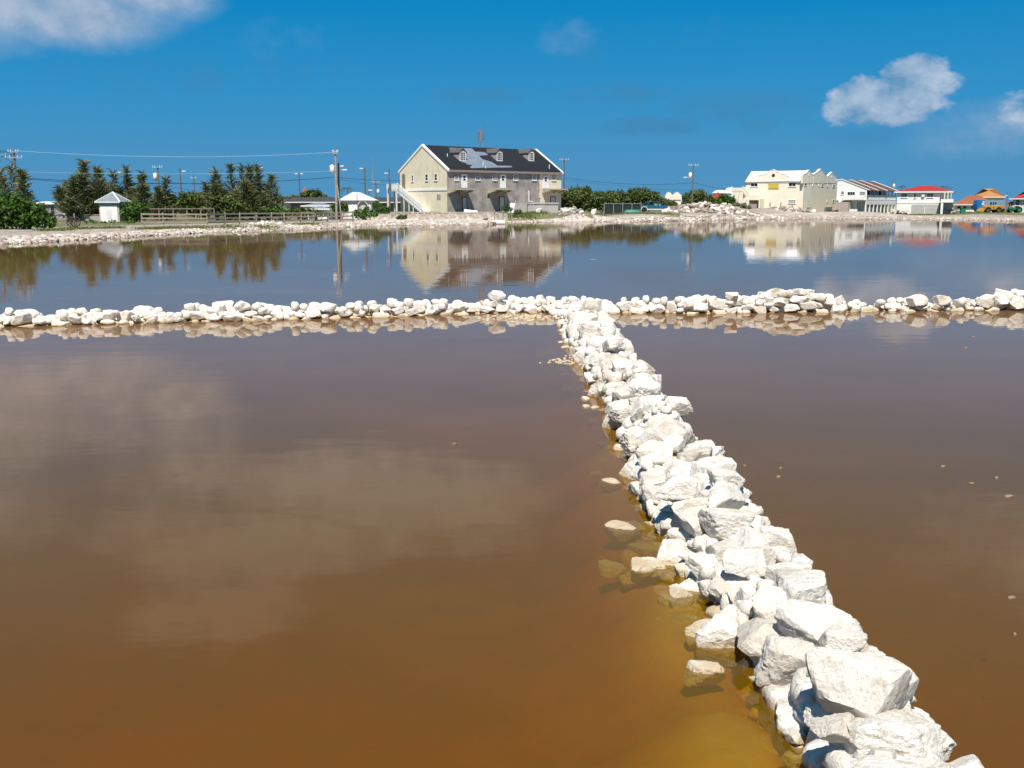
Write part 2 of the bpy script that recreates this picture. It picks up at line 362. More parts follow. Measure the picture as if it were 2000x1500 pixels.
def build_bed():
    xs = np.concatenate([[-260, -120, -70, -45, -30, -22], np.arange(-16, -3, .5), np.arange(-3, 4.5, .12), np.arange(4.6, 20, .5), [24, 34, 50, 80, 140, 300]])
    ys = np.concatenate([[-60, -30, -15, -6, -2], np.arange(0, 26, .14), [27, 29, 33, 40, 55, 80, 110, 150, 190]])
    X, Y = np.meshgrid(xs, ys, indexing='ij'); Z = bed_z(X, Y)
    Z = Z + np.array([[noise.fractal(Vector((x * 1.1, y * 1.1, 5.5)), 1.0, 2.0, 4) * .045 for y in ys] for x in xs])
    nx, ns = len(xs), len(ys); V = np.stack([X, Y, Z], -1).reshape(-1, 3)
    i = np.arange(nx - 1)[:, None] * ns + np.arange(ns - 1)[None, :]
    F = np.stack([i, i + ns, i + ns + 1, i + 1], -1).reshape(-1, 4)
    m, t, b, o = new_mat('pond_mud')
    pos = N(t, 'ShaderNodeNewGeometry').outputs['Position']; n2 = tex(t, scale=2.5, detail=7, vec=pos)
    c = ramp_n(t, n2.outputs[0], [(.3, (.42, .31, .16)), (.7, (.66, .53, .33))])
    t.links.new(c, b.inputs['Base Color']); b.inputs['Roughness'].default_value = 1.0; bump(t, b, n2.outputs[0], .4, .05)
    me = fast_mesh('pond_bed', V, F, m); me.shade_smooth(); tag(link('pond_bed', me), kind='structure')
build_bed()

def build_water():
    m = bpy.data.materials.new('brown_pond_water'); m.use_nodes = True; t = m.node_tree; t.nodes.clear()
    out = N(t, 'ShaderNodeOutputMaterial'); pos = N(t, 'ShaderNodeNewGeometry').outputs['Position']
    mp = N(t, 'ShaderNodeMapping'); mp.inputs['Scale'].default_value = (.55, 1.0, 1); t.links.new(pos, mp.inputs[0])
    r1 = tex(t, scale=3.2, detail=3, vec=mp.outputs[0]); r2 = tex(t, scale=.8, detail=2, vec=mp.outputs[0]); r3 = tex(t, scale=.12, detail=3, vec=pos)
    calm = ramp_n(t, r3.outputs[0], [(.25, .4), (.75, 1.0)], 'EASE')
    h = math_n(t, 'MULTIPLY', math_n(t, 'ADD', math_n(t, 'MULTIPLY', r1.outputs[0], .35), math_n(t, 'MULTIPLY', r2.outputs[0], 1.0)), calm)
    bn = N(t, 'ShaderNodeBump'); bn.inputs['Strength'].default_value = 1.0; bn.inputs['Distance'].default_value = .0042; t.links.new(h, bn.inputs['Height'])
    fr = N(t, 'ShaderNodeFresnel'); fr.inputs['IOR'].default_value = 1.333; t.links.new(bn.outputs[0], fr.inputs['Normal'])
    gl = N(t, 'ShaderNodeBsdfGlossy'); gl.inputs['Roughness'].default_value = .02; t.links.new(bn.outputs[0], gl.inputs['Normal'])
    # silt carried in the water: amber by the near walls, duller and pinker out in the pans
    nb = tex(t, scale=.16, detail=4, vec=pos); nb2 = tex(t, scale=.5, detail=5, vec=pos)
    sep = N(t, 'ShaderNodeSeparateXYZ'); t.links.new(pos, sep.inputs[0])
    far = math_n(t, 'ADD', math_n(t, 'DIVIDE', sep.outputs[1], 24.0), math_n(t, 'MULTIPLY', math_n(t, 'SUBTRACT', nb.outputs[0], .5), .5))
    silt = ramp_n(t, far, [(.12, (.188, .105, .0006)), (.30, (.195, .104, .001)), (.5, (.208, .098, .012)), (.8, (.235, .115, .036)), (1.0, (.23, .128, .058))])
    silt = mixc(t, ramp_n(t, nb2.outputs[0], [(.35, 0.0), (.75, .25)]), silt, (.125, .070, .003))
    df = N(t, 'ShaderNodeBsdfDiffuse'); t.links.new(silt, df.inputs[0])

    tr = N(t, 'ShaderNodeBsdfTransparent')
    body = N(t, 'ShaderNodeMixShader'); t.links.new(ramp_n(t, far, [(.16, .44), (.36, .60), (.6, .82), (.9, .88)]), body.inputs[0]); t.links.new(tr.outputs[0], body.inputs[1]); t.links.new(df.outputs[0], body.inputs[2])  # opaque share rises with distance, standing in for light scattered at low view angles
    mx = N(t, 'ShaderNodeMixShader'); t.links.new(fr.outputs[0], mx.inputs[0]); t.links.new(body.outputs[0], mx.inputs[1]); t.links.new(gl.outputs[0], mx.inputs[2])
    t.links.new(mx.outputs[0], out.inputs['Surface'])
    va = N(t, 'ShaderNodeVolumeAbsorption'); va.inputs['Color'].default_value = (.935, .79, .0, 1); va.inputs['Density'].default_value = 10
    t.links.new(va.outputs[0], out.inputs['Volume'])
    b = MB(); b.box(-240, 280, -50, 185, -1.6, 0.0)
    o = b.build('pond_water', m); tag(o, kind='structure')
build_water()

# ------------------------------------------------------------------ stones
def rock_mesh(name, seed, sub, relief=.10, flat=1.0):
    rr = np.random.default_rng(seed)
    bm = bmesh.new(); bmesh.ops.create_icosphere(bm, subdivisions=sub, radius=1.0)
    D = np.array([v.co[:] for v in bm.verts]); D /= np.linalg.norm(D, axis=1)[:, None]
    k = rr.integers(5, 9); ax6 = np.array([[1, 0, 0], [-1, 0, 0], [0, 1, 0], [0, -1, 0], [0, 0, 1], [0, 0, -1]], float) + rr.normal(size=(6, 3)) * .24
    Nn = np.concatenate([rr.normal(size=(k, 3)), ax6]); Nn /= np.linalg.norm(Nn, axis=1)[:, None]
    dist = np.concatenate([rr.uniform(.60, 1.0, k), rr.uniform(.62, .86, 6)])
    dn = D @ Nn.T; rad = np.where(dn > .08, dist[None, :] / np.maximum(dn, .08), 3.0)
    rad = np.concatenate([rad, np.full((len(D), 1), 1.25)], 1)
    p = 34.0 if sub > 4 else 60.0
    r = (np.sum(rad ** -p, 1)) ** (-1 / p)
    off = Vector(rr.uniform(-50, 50, 3)); P = D * r[:, None]; q = np.empty(len(P))
    for i, c in enumerate(P):
        v = Vector(c) + off
        a = noise.fractal(v * 1.6, 1.0, 2.0, 3) * .42
        if sub > 2:
            e = 1 - abs(noise.noise(v * 3.4)) * 2
            a += e * .26 + noise.fractal(v * 7.0, .8, 2.1, 4) * .34
        if sub > 4:
            a -= max(0, .30 - noise.voronoi(v * 6.5)[0][0]) * 1.1 * max(0, min(1, noise.noise(v * 1.9) * 3 + .3))
            a += abs(noise.fractal(v * 17, .8, 2.1, 3)) * .12
        q[i] = a
    P = P + D * (q * relief)[:, None]
    lo, hi = P.min(0), P.max(0); P = (P - (lo + hi) / 2) / ((hi - lo) / 2)
    for v, c in zip(bm.verts, P): v.co = c
    me = bpy.data.meshes.new(name); bm.to_mesh(me); bm.free(); me.materials.append(STONE)
    if sub > 2: me.shade_smooth(); me.set_sharp_from_angle(angle=R(20 if sub < 5 else 34))
    return me
HI = [rock_mesh('stone', 100 + i, 5, .125) for i in range(9)]
MID = [rock_mesh('stone', 200 + i, 4, .085) for i in range(10)]
LOW = [rock_mesh('stone', 300 + i, 3, .16) for i in range(8)]
CHIP = [rock_mesh('stone', 400 + i, 2, .12) for i in range(8)]
def mesh_np(me):
    V = np.empty(len(me.vertices) * 3); me.vertices.foreach_get('co', V)
    F = np.array([p.vertices[:] for p in me.polygons]); return V.reshape(-1, 3), F
CHIPN = [mesh_np(m) for m in CHIP]
def chips_mesh(name, items, m=None):       # items: (x, y, z, a, b, c, yaw) -> one mesh of many small stones
    Vs, Fs, b = [], [], 0
    for i, (x, y, z, a, bb, c, yw) in enumerate(items):
        V, F = CHIPN[i % len(CHIPN)]; cs, sn = math.cos(yw), math.sin(yw)
        vx, vy, vz = V[:, 0] * a, V[:, 1] * bb, V[:, 2] * c
        Vs.append(np.stack([x + vx * cs - vy * sn, y + vx * sn + vy * cs, z + vz], 1)); Fs.append(F + b); b += len(V)
    return fast_mesh(name, np.concatenate(Vs), np.concatenate(Fs), m or STONE)

class Pile:
    """Stones dropped one after another on to a height map, so that each rests on those below."""
    def __init__(s, x0, x1, y0, y1, cell, base, target, inside, rnd):
        s.x0, s.y0, s.cell = x0, y0, cell; s.nx, s.ny = int((x1 - x0) / cell), int((y1 - y0) / cell)
        gx = x0 + (np.arange(s.nx) + .5) * cell; gy = y0 + (np.arange(s.ny) + .5) * cell
        s.X, s.Y = np.meshgrid(gx, gy, indexing='ij'); s.H = base(s.X, s.Y); s.T = target(s.X, s.Y); s.inside = inside(s.X, s.Y)
        s.cand = np.argwhere(s.inside); s.out = []; s.r = rnd
    def fit(s, x, y, a, b, yw):
        e = max(a, b); i0, i1 = int((x - e - s.x0) / s.cell), int((x + e - s.x0) / s.cell) + 1; j0, j1 = int((y - e - s.y0) / s.cell), int((y + e - s.y0) / s.cell) + 1
        i0, j0 = max(i0, 0), max(j0, 0); i1, j1 = min(i1, s.nx), min(j1, s.ny)
        if i1 - i0 < 1 or j1 - j0 < 1: return None
        dx, dy = s.X[i0:i1, j0:j1] - x, s.Y[i0:i1, j0:j1] - y; cs, sn = math.cos(yw), math.sin(yw)
        r2 = ((dx * cs + dy * sn) / a) ** 2 + ((-dx * sn + dy * cs) / b) ** 2
        return (slice(i0, i1), slice(j0, j1)), r2
    def rest(s, x, y, a, b, c, yw, q=72):
        f = s.fit(x, y, a, b, yw)
        if f is None: return None
        sl, r2 = f; k = r2 < .9
        if not k.any(): return None
        prof = np.maximum(0, 1 - r2 ** 1.5) ** .45
        return float(np.percentile((s.H[sl] + c * prof * .95)[k], q)), sl, r2, prof
    def put(s, x, y, a, b, c, yw, q=72, hi=False):
        f = s.rest(x, y, a, b, c, yw, q)
        if f is None: return
        z, sl, r2, prof = f
        s.H[sl] = np.where(r2 < 1, np.maximum(s.H[sl], z + c * prof * .9), s.H[sl]); s.out.append((x, y, z, a, b, c, yw, hi)); return z
    def fill(s, sizer, n, tries=14, fails=40, slack=.02):
        f = 0
        while n > 0 and f < fails:
            a, b, c, yw = sizer(s.r); best = None
            for _ in range(tries):
                i, j = s.cand[s.r.randrange(len(s.cand))]; x, y = s.X[i, j], s.Y[i, j]
                q = s.rest(x, y, a, b, c, yw)
                if q is None: continue
                g = q[0] + c * .85 - s.T[i, j]
                if g < slack and (best is None or g < best[0]): best = (g, x, y)
            if best is None: f += 1; continue
            s.put(best[1], best[2], a, b, c, yw); n -= 1
def place_stones(root, items, meshes, rnd, limit=300, key=None, stuff='rubble'):
    if key: items = sorted(items, key=key)
    org = root.location
    for k, (x, y, z, a, b, c, yw, hi) in enumerate(items[:limit]):
        o = link('stone', rnd.choice(HI if hi else meshes), root)
        fl = rnd.random() < .5
        o.location = (x - org.x, y - org.y, z - org.z); o.scale = (a, b, c)
        o.rotation_euler = ((math.pi if fl else 0) + rnd.gauss(0, .16), rnd.gauss(0, .16), yw)
    rest = items[limit:]
    if rest:
        o = link(stuff, chips_mesh(stuff, [(x - org.x, y - org.y, z - org.z, a, b, c, yw) for (x, y, z, a, b, c, yw, hi) in rest]), root); o['kind'] = 'stuff'
    return

def build_far_wall():
    rr = random.Random(21)
    tp = [(-24, .42), (-10.2, .46), (-8.2, .45), (-7.2, .48), (-5.6, .52), (-4.9, .46), (-3.5, .45), (-2.8, .52), (-1.4, .47), (-.2, .50), (.6, .47), (1.6, .50), (2.8, .46), (4.2, .52), (5.2, .56), (6.3, .72), (6.9, .66), (7.4, .5),
          (8.0, .36), (8.5, .28), (8.8, .38), (9.6, .42), (10.4, .36), (11.0, .50), (11.7, .66), (13, .62), (24, .5)]
    hx = [p[0] for p in tp]; hz = [p[1] for p in tp]
    mid = lambda X: far_y(X) + .33
    tgt = lambda X, Y: np.interp(X, hx, hz) * 1.12 * (1 - .28 * np.clip(np.abs(Y - mid(X)) / .42, 0, 1.2) ** 2)
    P = Pile(-13.6, 14.6, 19.5, 25.6, .03, lambda X, Y: np.where(np.abs(Y - mid(X)) < .36, -.16, -.34), tgt, lambda X, Y: np.abs(Y - mid(X)) < .36, rr)
    big = lambda r: (lambda a: (a, a * r.uniform(.6, .85), a * r.uniform(.36, .62), r.gauss(0, .35)))(r.uniform(.12, .235))
    med = lambda r: (lambda a: (a, a * r.uniform(.6, .9), a * r.uniform(.45, .8), r.uniform(0, 6.3)))(r.uniform(.085, .15))
    sml = lambda r: (lambda a: (a, a * r.uniform(.6, .9), a * r.uniform(.5, .9), r.uniform(0, 6.3)))(r.uniform(.04, .08))
    P.fill(big, 620, 34, 110); P.fill(med, 130, 16, 50)
    for (px, py, w, h) in [(470, 592, 38, 26), (640, 606, 48, 26), (970, 586, 40, 22), (1430, 580, 40, 20), (1562, 565, 36, 20), (1605, 572, 34, 22), (1640, 580, 30, 24), (1840, 592, 44, 32), (1790, 595, 50, 34), (225, 601, 28, 14)]:
        g = dp(px, py, float(far_y((px - 1000) / 2000 * 22)) + .15)
        P.put(g.x, g.y, w / 2000 * 18 / 2, w / 2000 * 18 / 2 * .8, h / 2000 * 17 / 2, rr.gauss(0, .3))
    n = len(P.out); P.fill(sml, 60, 10, 40, .0)
    root = empty('stone_wall', (0, 23.4, 0), 0, 'long low dry stone wall of white limestone crossing the whole pond', 'stone wall')
    vis = lambda s: -(s[3] * s[5]) * (1 + (s[2] > .0) * 1.0 - 1.0 * (s[2] < -.12)) * (1.3 if s[1] < float(far_y(s[0])) + .38 else .7)
    place_stones(root, P.out, MID, rr, 300, vis)
    # core of packed small stones inside the wall so that no daylight shows through
    it = []
    for k in range(900):
        x = rr.uniform(-13.4, 14.4); y = float(far_y(x)) + rr.uniform(.12, .54); hmax = float(np.interp(x, hx, hz)) * .62
        it.append((x, y - 23.4, rr.uniform(-.3, hmax), rr.uniform(.08, .13), rr.uniform(.08, .13), rr.uniform(.07, .11), rr.uniform(0, 6)))
    o = link('packing_stones', chips_mesh('packing_stones', it), root); o['kind'] = 'stuff'
build_far_wall()

SPL = [(2.0, 1.16), (4.5, 1.30), (5.1, 1.25), (6.1, 1.18), (7, 1.14), (8.2, 1.04), (9.8, 1.12), (12.6, 1.14), (15.7, 1.03), (20.6, 1.0), (23.5, .92)]
SPR = [(2.0, 1.98), (3.7, 1.96), (5.1, 1.95), (8.6, 1.93), (12.2, 1.90), (19, 1.95), (23.5, 2.0)]
def spl(y): return np.interp(y, [p[0] for p in SPL], [p[1] for p in SPL])
def spr(y): return np.interp(y, [p[0] for p in SPR], [p[1] for p in SPR])
def build_spur():
    rr = random.Random(5)
    cen = lambda Y: (spl(Y) + spr(Y)) / 2; half = lambda Y: (spr(Y) - spl(Y)) / 2
    def tgt(X, Y):
        t = np.clip(np.abs(X - cen(Y)) / half(Y), 0, 1.3); h = .47 + .05 * np.sin(Y * 1.9) + .04 * np.sin(Y * 4.3 + 1)
        return h * (1 - .62 * t ** 2)
    def base(X, Y):
        t = np.abs(X - cen(Y)) / half(Y); return np.where(t < .85, -.10, -.32)
    P = Pile(.6, 2.5, 2.2, 23.3, .022, base, tgt, lambda X, Y: np.abs(X - cen(Y)) < half(Y) * .90, rr)
    big = lambda r: (lambda a: (a, a * r.uniform(.6, .9), a * r.uniform(.5, .75), r.uniform(0, 6.3)))(r.uniform(.14, .235))
    med = lambda r: (lambda a: (a, a * r.uniform(.6, .9), a * r.uniform(.5, .85), r.uniform(0, 6.3)))(r.uniform(.075, .13))
    sml = lambda r: (lambda a: (a, a * r.uniform(.5, .9), a * r.uniform(.4, .85), r.uniform(0, 6.3)))(r.uniform(.03, .07))
    keepT = P.T.copy(); P.T = keepT - .12; P.fill(big, 210, 24, 60); P.T = keepT - .06; P.fill(med, 60, 14, 30); P.T = keepT
    NOT = [(1738, 1440, 190, 128, .3), (1655, 1342, 140, 112, .5), (1545, 1265, 132, 116, .2), (1640, 1195, 168, 108, -.3), (1425, 1165, 112, 140, 1.2), (1452, 1103, 92, 66, 0), (1540, 1118, 86, 84, .6),
           (1510, 1045, 88, 80, -.4), (1420, 1025, 104, 74, .3), (1350, 1045, 68, 60, .5), (1252, 985, 86, 78, .4), (1320, 985, 84, 62, 0), (1345, 922, 116, 58, .1), (1366, 870, 98, 54, -.1), (1285, 882, 78, 62, .2),
           (1320, 810, 62, 46, .4), (1250, 838, 62, 52, .8), (1255, 750, 60, 62, .6), (1222, 795, 64, 36, 0), (1282, 775, 56, 36, .3), (1415, 985, 90, 62, .2), (1630, 1440, 92, 60, .1), (1625, 1372, 84, 76, 1.1),
           (1738, 1362, 66, 46, 0), (1480, 1090, 70, 60, .2), (1200, 700, 46, 44, .9), (1160, 690, 44, 46, 1.2), (1210, 745, 54, 44, .5), (1180, 655, 44, 30, 0), (1150, 630, 40, 26, .3), (1580, 1490, 150, 66, .1),
           (1475, 1230, 64, 60, .3), (1520, 1400, 60, 46, .2)]
    for (px, py, w, h, yw) in sorted(NOT, key=lambda q: -q[1]):
        g = gp(px, py, .27); d = (g - Vector((0, 0, EYE))).length; a = w / 2000 * d / 2; c = h / 2000 * d / 2 * .82
        P.put(g.x, g.y, a, min(a * .9, max(c, a * .65)), c, rr.gauss(0, .25), 62, True)
    P.fill(big, 110, 24, 60, .03); P.fill(med, 90, 14, 40, .02)
    for k in range(30):                                            # stones that slid off the wall and lie in the shallows on the left
        y = 6.2 + 13 * rr.random() ** 1.2; a = rr.uniform(.06, .15); x = float(spl(y)) - abs(rr.gauss(.06, .16)); c = a * rr.uniform(.35, .6)
        P.out.append((x, y, rr.uniform(-.07, .035) - c * .9, a, a * rr.uniform(.6, .9), c, rr.uniform(0, 6.3), False))
    n = len(P.out); print('spur stones', n)
    P.fill(sml, 420, 9, 60, .0)
    root = empty('stone_wall', (1.6, 12.0, 0), 0, 'wall of big white boulders running from the foreground out to the long cross wall', 'stone wall')
    # nearest first: these show largest; the smallest chips go into one loose filling
    key = lambda s: -(s[3] * s[5]) ** .5 / max(2.0, s[1]) * (1 if s[2] > -.12 else .3)
    place_stones(root, P.out, HI[:6] + MID, rr, 300, key)
    it = []
    for k in range(1300):
        y = rr.uniform(2.4, 23.2) if k < 900 else rr.uniform(2.4, 9); x = float(cen(y)) + rr.uniform(-.78, .78) * float(half(y))
        it.append((x - 1.6, y - 12, rr.uniform(-.28, .19), rr.uniform(.05, .1), rr.uniform(.05, .1), rr.uniform(.05, .09), rr.uniform(0, 6)))
    o = link('packing_stones', chips_mesh('packing_stones', it), root); o['kind'] = 'stuff'
build_spur()

def loose_stone(px, py, w, h, top, label, yw=0.0, mesh=None):
    g = gp(px, py, 0.0); d = (g - Vector((0, 0, EYE))).length; a = w / 2000 * d / 2; c = max(.04, h / 2000 * d * .5)
    o = link('stone', mesh or rng.choice(HI)); o.scale = (a, a * rng.uniform(.6, .85), c); o.location = (g.x, g.y, top - c * .93); o.rotation_euler = (0, 0, yw)
    tag(o, label, 'stone', 'loose stones in the shallows beside the boulder wall'); return o
loose_stone(1262, 1105, 70, 26, .035, 'flat white stone with a dry top standing alone in brown water beside the wall', .1)
loose_stone(1380, 1240, 78, 50, .075, 'chunky white stone half out of the amber water, tucked below the biggest leaning boulder', .3)
loose_stone(1375, 1306, 76, 44, .035, 'pale stone just breaking the amber surface, nearest loose one to the viewer', .5)
loose_stone(1215, 877, 46, 24, .045, 'small white stone barely clear of the water at the foot of the wall halfway along', .2)
loose_stone(1120, 748, 52, 14, -.03, 'long submerged stone showing as a pale streak beside the wall, farthest from the viewer', .0)
loose_stone(1190, 853, 46, 14, -.06, 'small submerged stone glowing orange under the brown water halfway along the wall', .2)
loose_stone(1325, 1185, 90, 40, -.06, 'broad sunken stone blurred under amber water beside the wall', .1)
loose_stone(1270, 1050, 90, 46, -.04, 'wide sunken stone below the rounded boulder that sticks out from the wall', .2)
loose_stone(1300, 1072, 110, 60, -.09, 'deep murky slab sunken beside the wall with only a dull tan glow', .5)
loose_stone(1250, 930, 36, 50, .05, 'little upright tan stone standing in water against the side of the wall', .2)
def fleck(items):
    its = []
    for (px, py, r) in items:
        g = gp(px, py, 0); d = (g - Vector((0, 0, EYE))).length; a = r / 2000 * d
        its.append((g.x, g.y, .004, a, a * .6, .012, rng.uniform(0, 6)))
    o = link('floating_scum', chips_mesh('floating_scum', its, mat('dried_scum', (.26, .19, .14), .9))); tag(o, kind='stuff')
fleck([(1842, 912, 6), (1897, 945, 6), (1947, 934, 4), (1970, 970, 9), (1975, 1168, 8), (1982, 1240, 5), (1520, 932, 5), (1525, 915, 4), (1718, 1290, 6), (1900, 658, 4), (1885, 680, 4), (888, 868, 5), (1160, 507, 10), (1455, 910, 4), (1560, 1120, 3), (1790, 1405, 6)])
g = gp(1118, 706, 0)
its = [(g.x + rng.gauss(0, .22), g.y + rng.gauss(0, .28), -.012, rng.uniform(.02, .05), rng.uniform(.02, .04), .025, rng.uniform(0, 6)) for _ in range(70)]
its += [(rng.gauss(.3, .5), rng.gauss(22.5, .35), .0, rng.uniform(.03, .07), rng.uniform(.03, .06), .02, rng.uniform(0, 6)) for _ in range(90)]
tag(link('shoal_gravel', chips_mesh('shoal_gravel', its)), kind='stuff')

# ------------------------------------------------------------------ building kit
class Frame:
    def __init__(s, o, ang): s.o = Vector(o); s.a = ang; s.ux = Vector((math.cos(ang), math.sin(ang), 0)); s.uy = Vector((-math.sin(ang), math.cos(ang), 0))
    def loc(s, p): q = Vector(p) - s.o; return Vector((q.dot(s.ux), q.dot(s.uy), q.z))
    def _hit(s, px, py, p0, n):
        d = ray(px, py); e = Vector((0, 0, EYE)); t = (p0 - e).dot(n) / d.dot(n); return s.loc(e + d * t)
    def front(s, px, py, y0=0.0): p = s._hit(px, py, s.o + s.uy * y0, s.uy); return p.x, p.z
    def side(s, px, py, x0=0.0): p = s._hit(px, py, s.o + s.ux * x0, s.ux); return p.y, p.z
    def plane(s, px, py, p0, n):
        w0 = s.o + s.ux * p0[0] + s.uy * p0[1] + Vector((0, 0, p0[2])); wn = s.ux * n[0] + s.uy * n[1] + Vector((0, 0, n[2])); return s._hit(px, py, w0, wn)
def FR(y0=0.0): return lambda q, o, z: (q, y0 - o, z)
def SL(x0=0.0): return lambda q, o, z: (x0 - o, q, z)
def SR(x0=0.0): return lambda q, o, z: (x0 + o, q, z)
def fbox(mb, f, s0, s1, o0, o1, z0, z1):
    a, b = f(s0, o0, z0), f(s1, o1, z1); return mb.box(a[0], b[0], a[1], b[1], a[2], b[2])
def window(par, f, s0, s1, z0, z1, fm=None, gm=None, mun=(1, 2), fw=.08, sill=True, base=0.0):
    s0, s1 = min(s0, s1), max(s0, s1); z0, z1 = min(z0, z1), max(z0, z1); fm = fm or WHITE; gm = gm or GLASS
    m = MB(); o = base
    fbox(m, f, s0 - fw, s0, o, o + .07, z0 - fw, z1 + fw); fbox(m, f, s1, s1 + fw, o, o + .07, z0 - fw, z1 + fw)
    fbox(m, f, s0, s1, o, o + .066, z1, z1 + fw); fbox(m, f, s0, s1, o, o + .066, z0 - fw, z0)
    for i in range(1, mun[0]): x = s0 + (s1 - s0) * i / mun[0]; fbox(m, f, x - .025, x + .025, o + .012, o + .05, z0, z1)
    for j in range(1, mun[1]): z = z0 + (z1 - z0) * j / mun[1]; fbox(m, f, s0, s1, o + .013, o + .046, z - .025, z + .025)
    w = m.build('window', fm, par)
    g_ = MB(); fbox(g_, f, s0, s1, o - .02, o + .015, z0, z1); g_.build('pane', gm, w)
    if sill: q = MB(); fbox(q, f, s0 - fw - .05, s1 + fw + .05, o, o + .13, z0 - fw - .07, z0 - fw - .003); q.build('sill', fm, w)
    return w
def door(par, f, s0, s1, z0, z1, m=None, panes=(), base=0.0, frame=None):
    s0, s1 = min(s0, s1), max(s0, s1)
    b = MB(); fbox(b, f, s0, s1, base, base + .05, z0, z1); d = b.build('door', m or WHITE, par)
    q = MB(); fbox(q, f, s0 - .09, s0, base, base + .09, z0, z1 + .09); fbox(q, f, s1, s1 + .09, base, base + .09, z0, z1 + .09); fbox(q, f, s0, s1, base, base + .087, z1, z1 + .09); q.build('door_frame', frame or m or WHITE, d)
    for (a0, a1, c0, c1) in panes:
        g_ = MB(); fbox(g_, f, s0 + (s1 - s0) * a0, s0 + (s1 - s0) * a1, base + .03, base + .06, z0 + (z1 - z0) * c0, z0 + (z1 - z0) * c1); g_.build('pane', GLASS, d)
    h = MB(); fbox(h, f, s1 - .16, s1 - .08, base + .05, base + .12, z0 + 1.0, z0 + 1.06); h.build('handle', METAL, d)
    return d
Z1 = lambda x, y: (x * .2, 260 + y * .2)
Z2 = lambda x, y: (380 + .2 * x, 260 + .2 * y)
Z3 = lambda x, y: (750 + .19 * x, 240 + .19 * y)
Z4 = lambda x, y: (1080 + .2 * x, 290 + .2 * y)
Z5 = lambda x, y: (1400 + .16 * x, 310 + .16 * y)
Z6 = lambda x, y: (1620 + .19 * x, 330 + .19 * y)
ZD = lambda x, y: (1620 + .075 * x, 340 + .075 * y)
ZE = lambda x, y: (1850 + .075 * x, 350 + .075 * y)
ZF = lambda x, y: (950 + .08 * x, 380 + .08 * y)

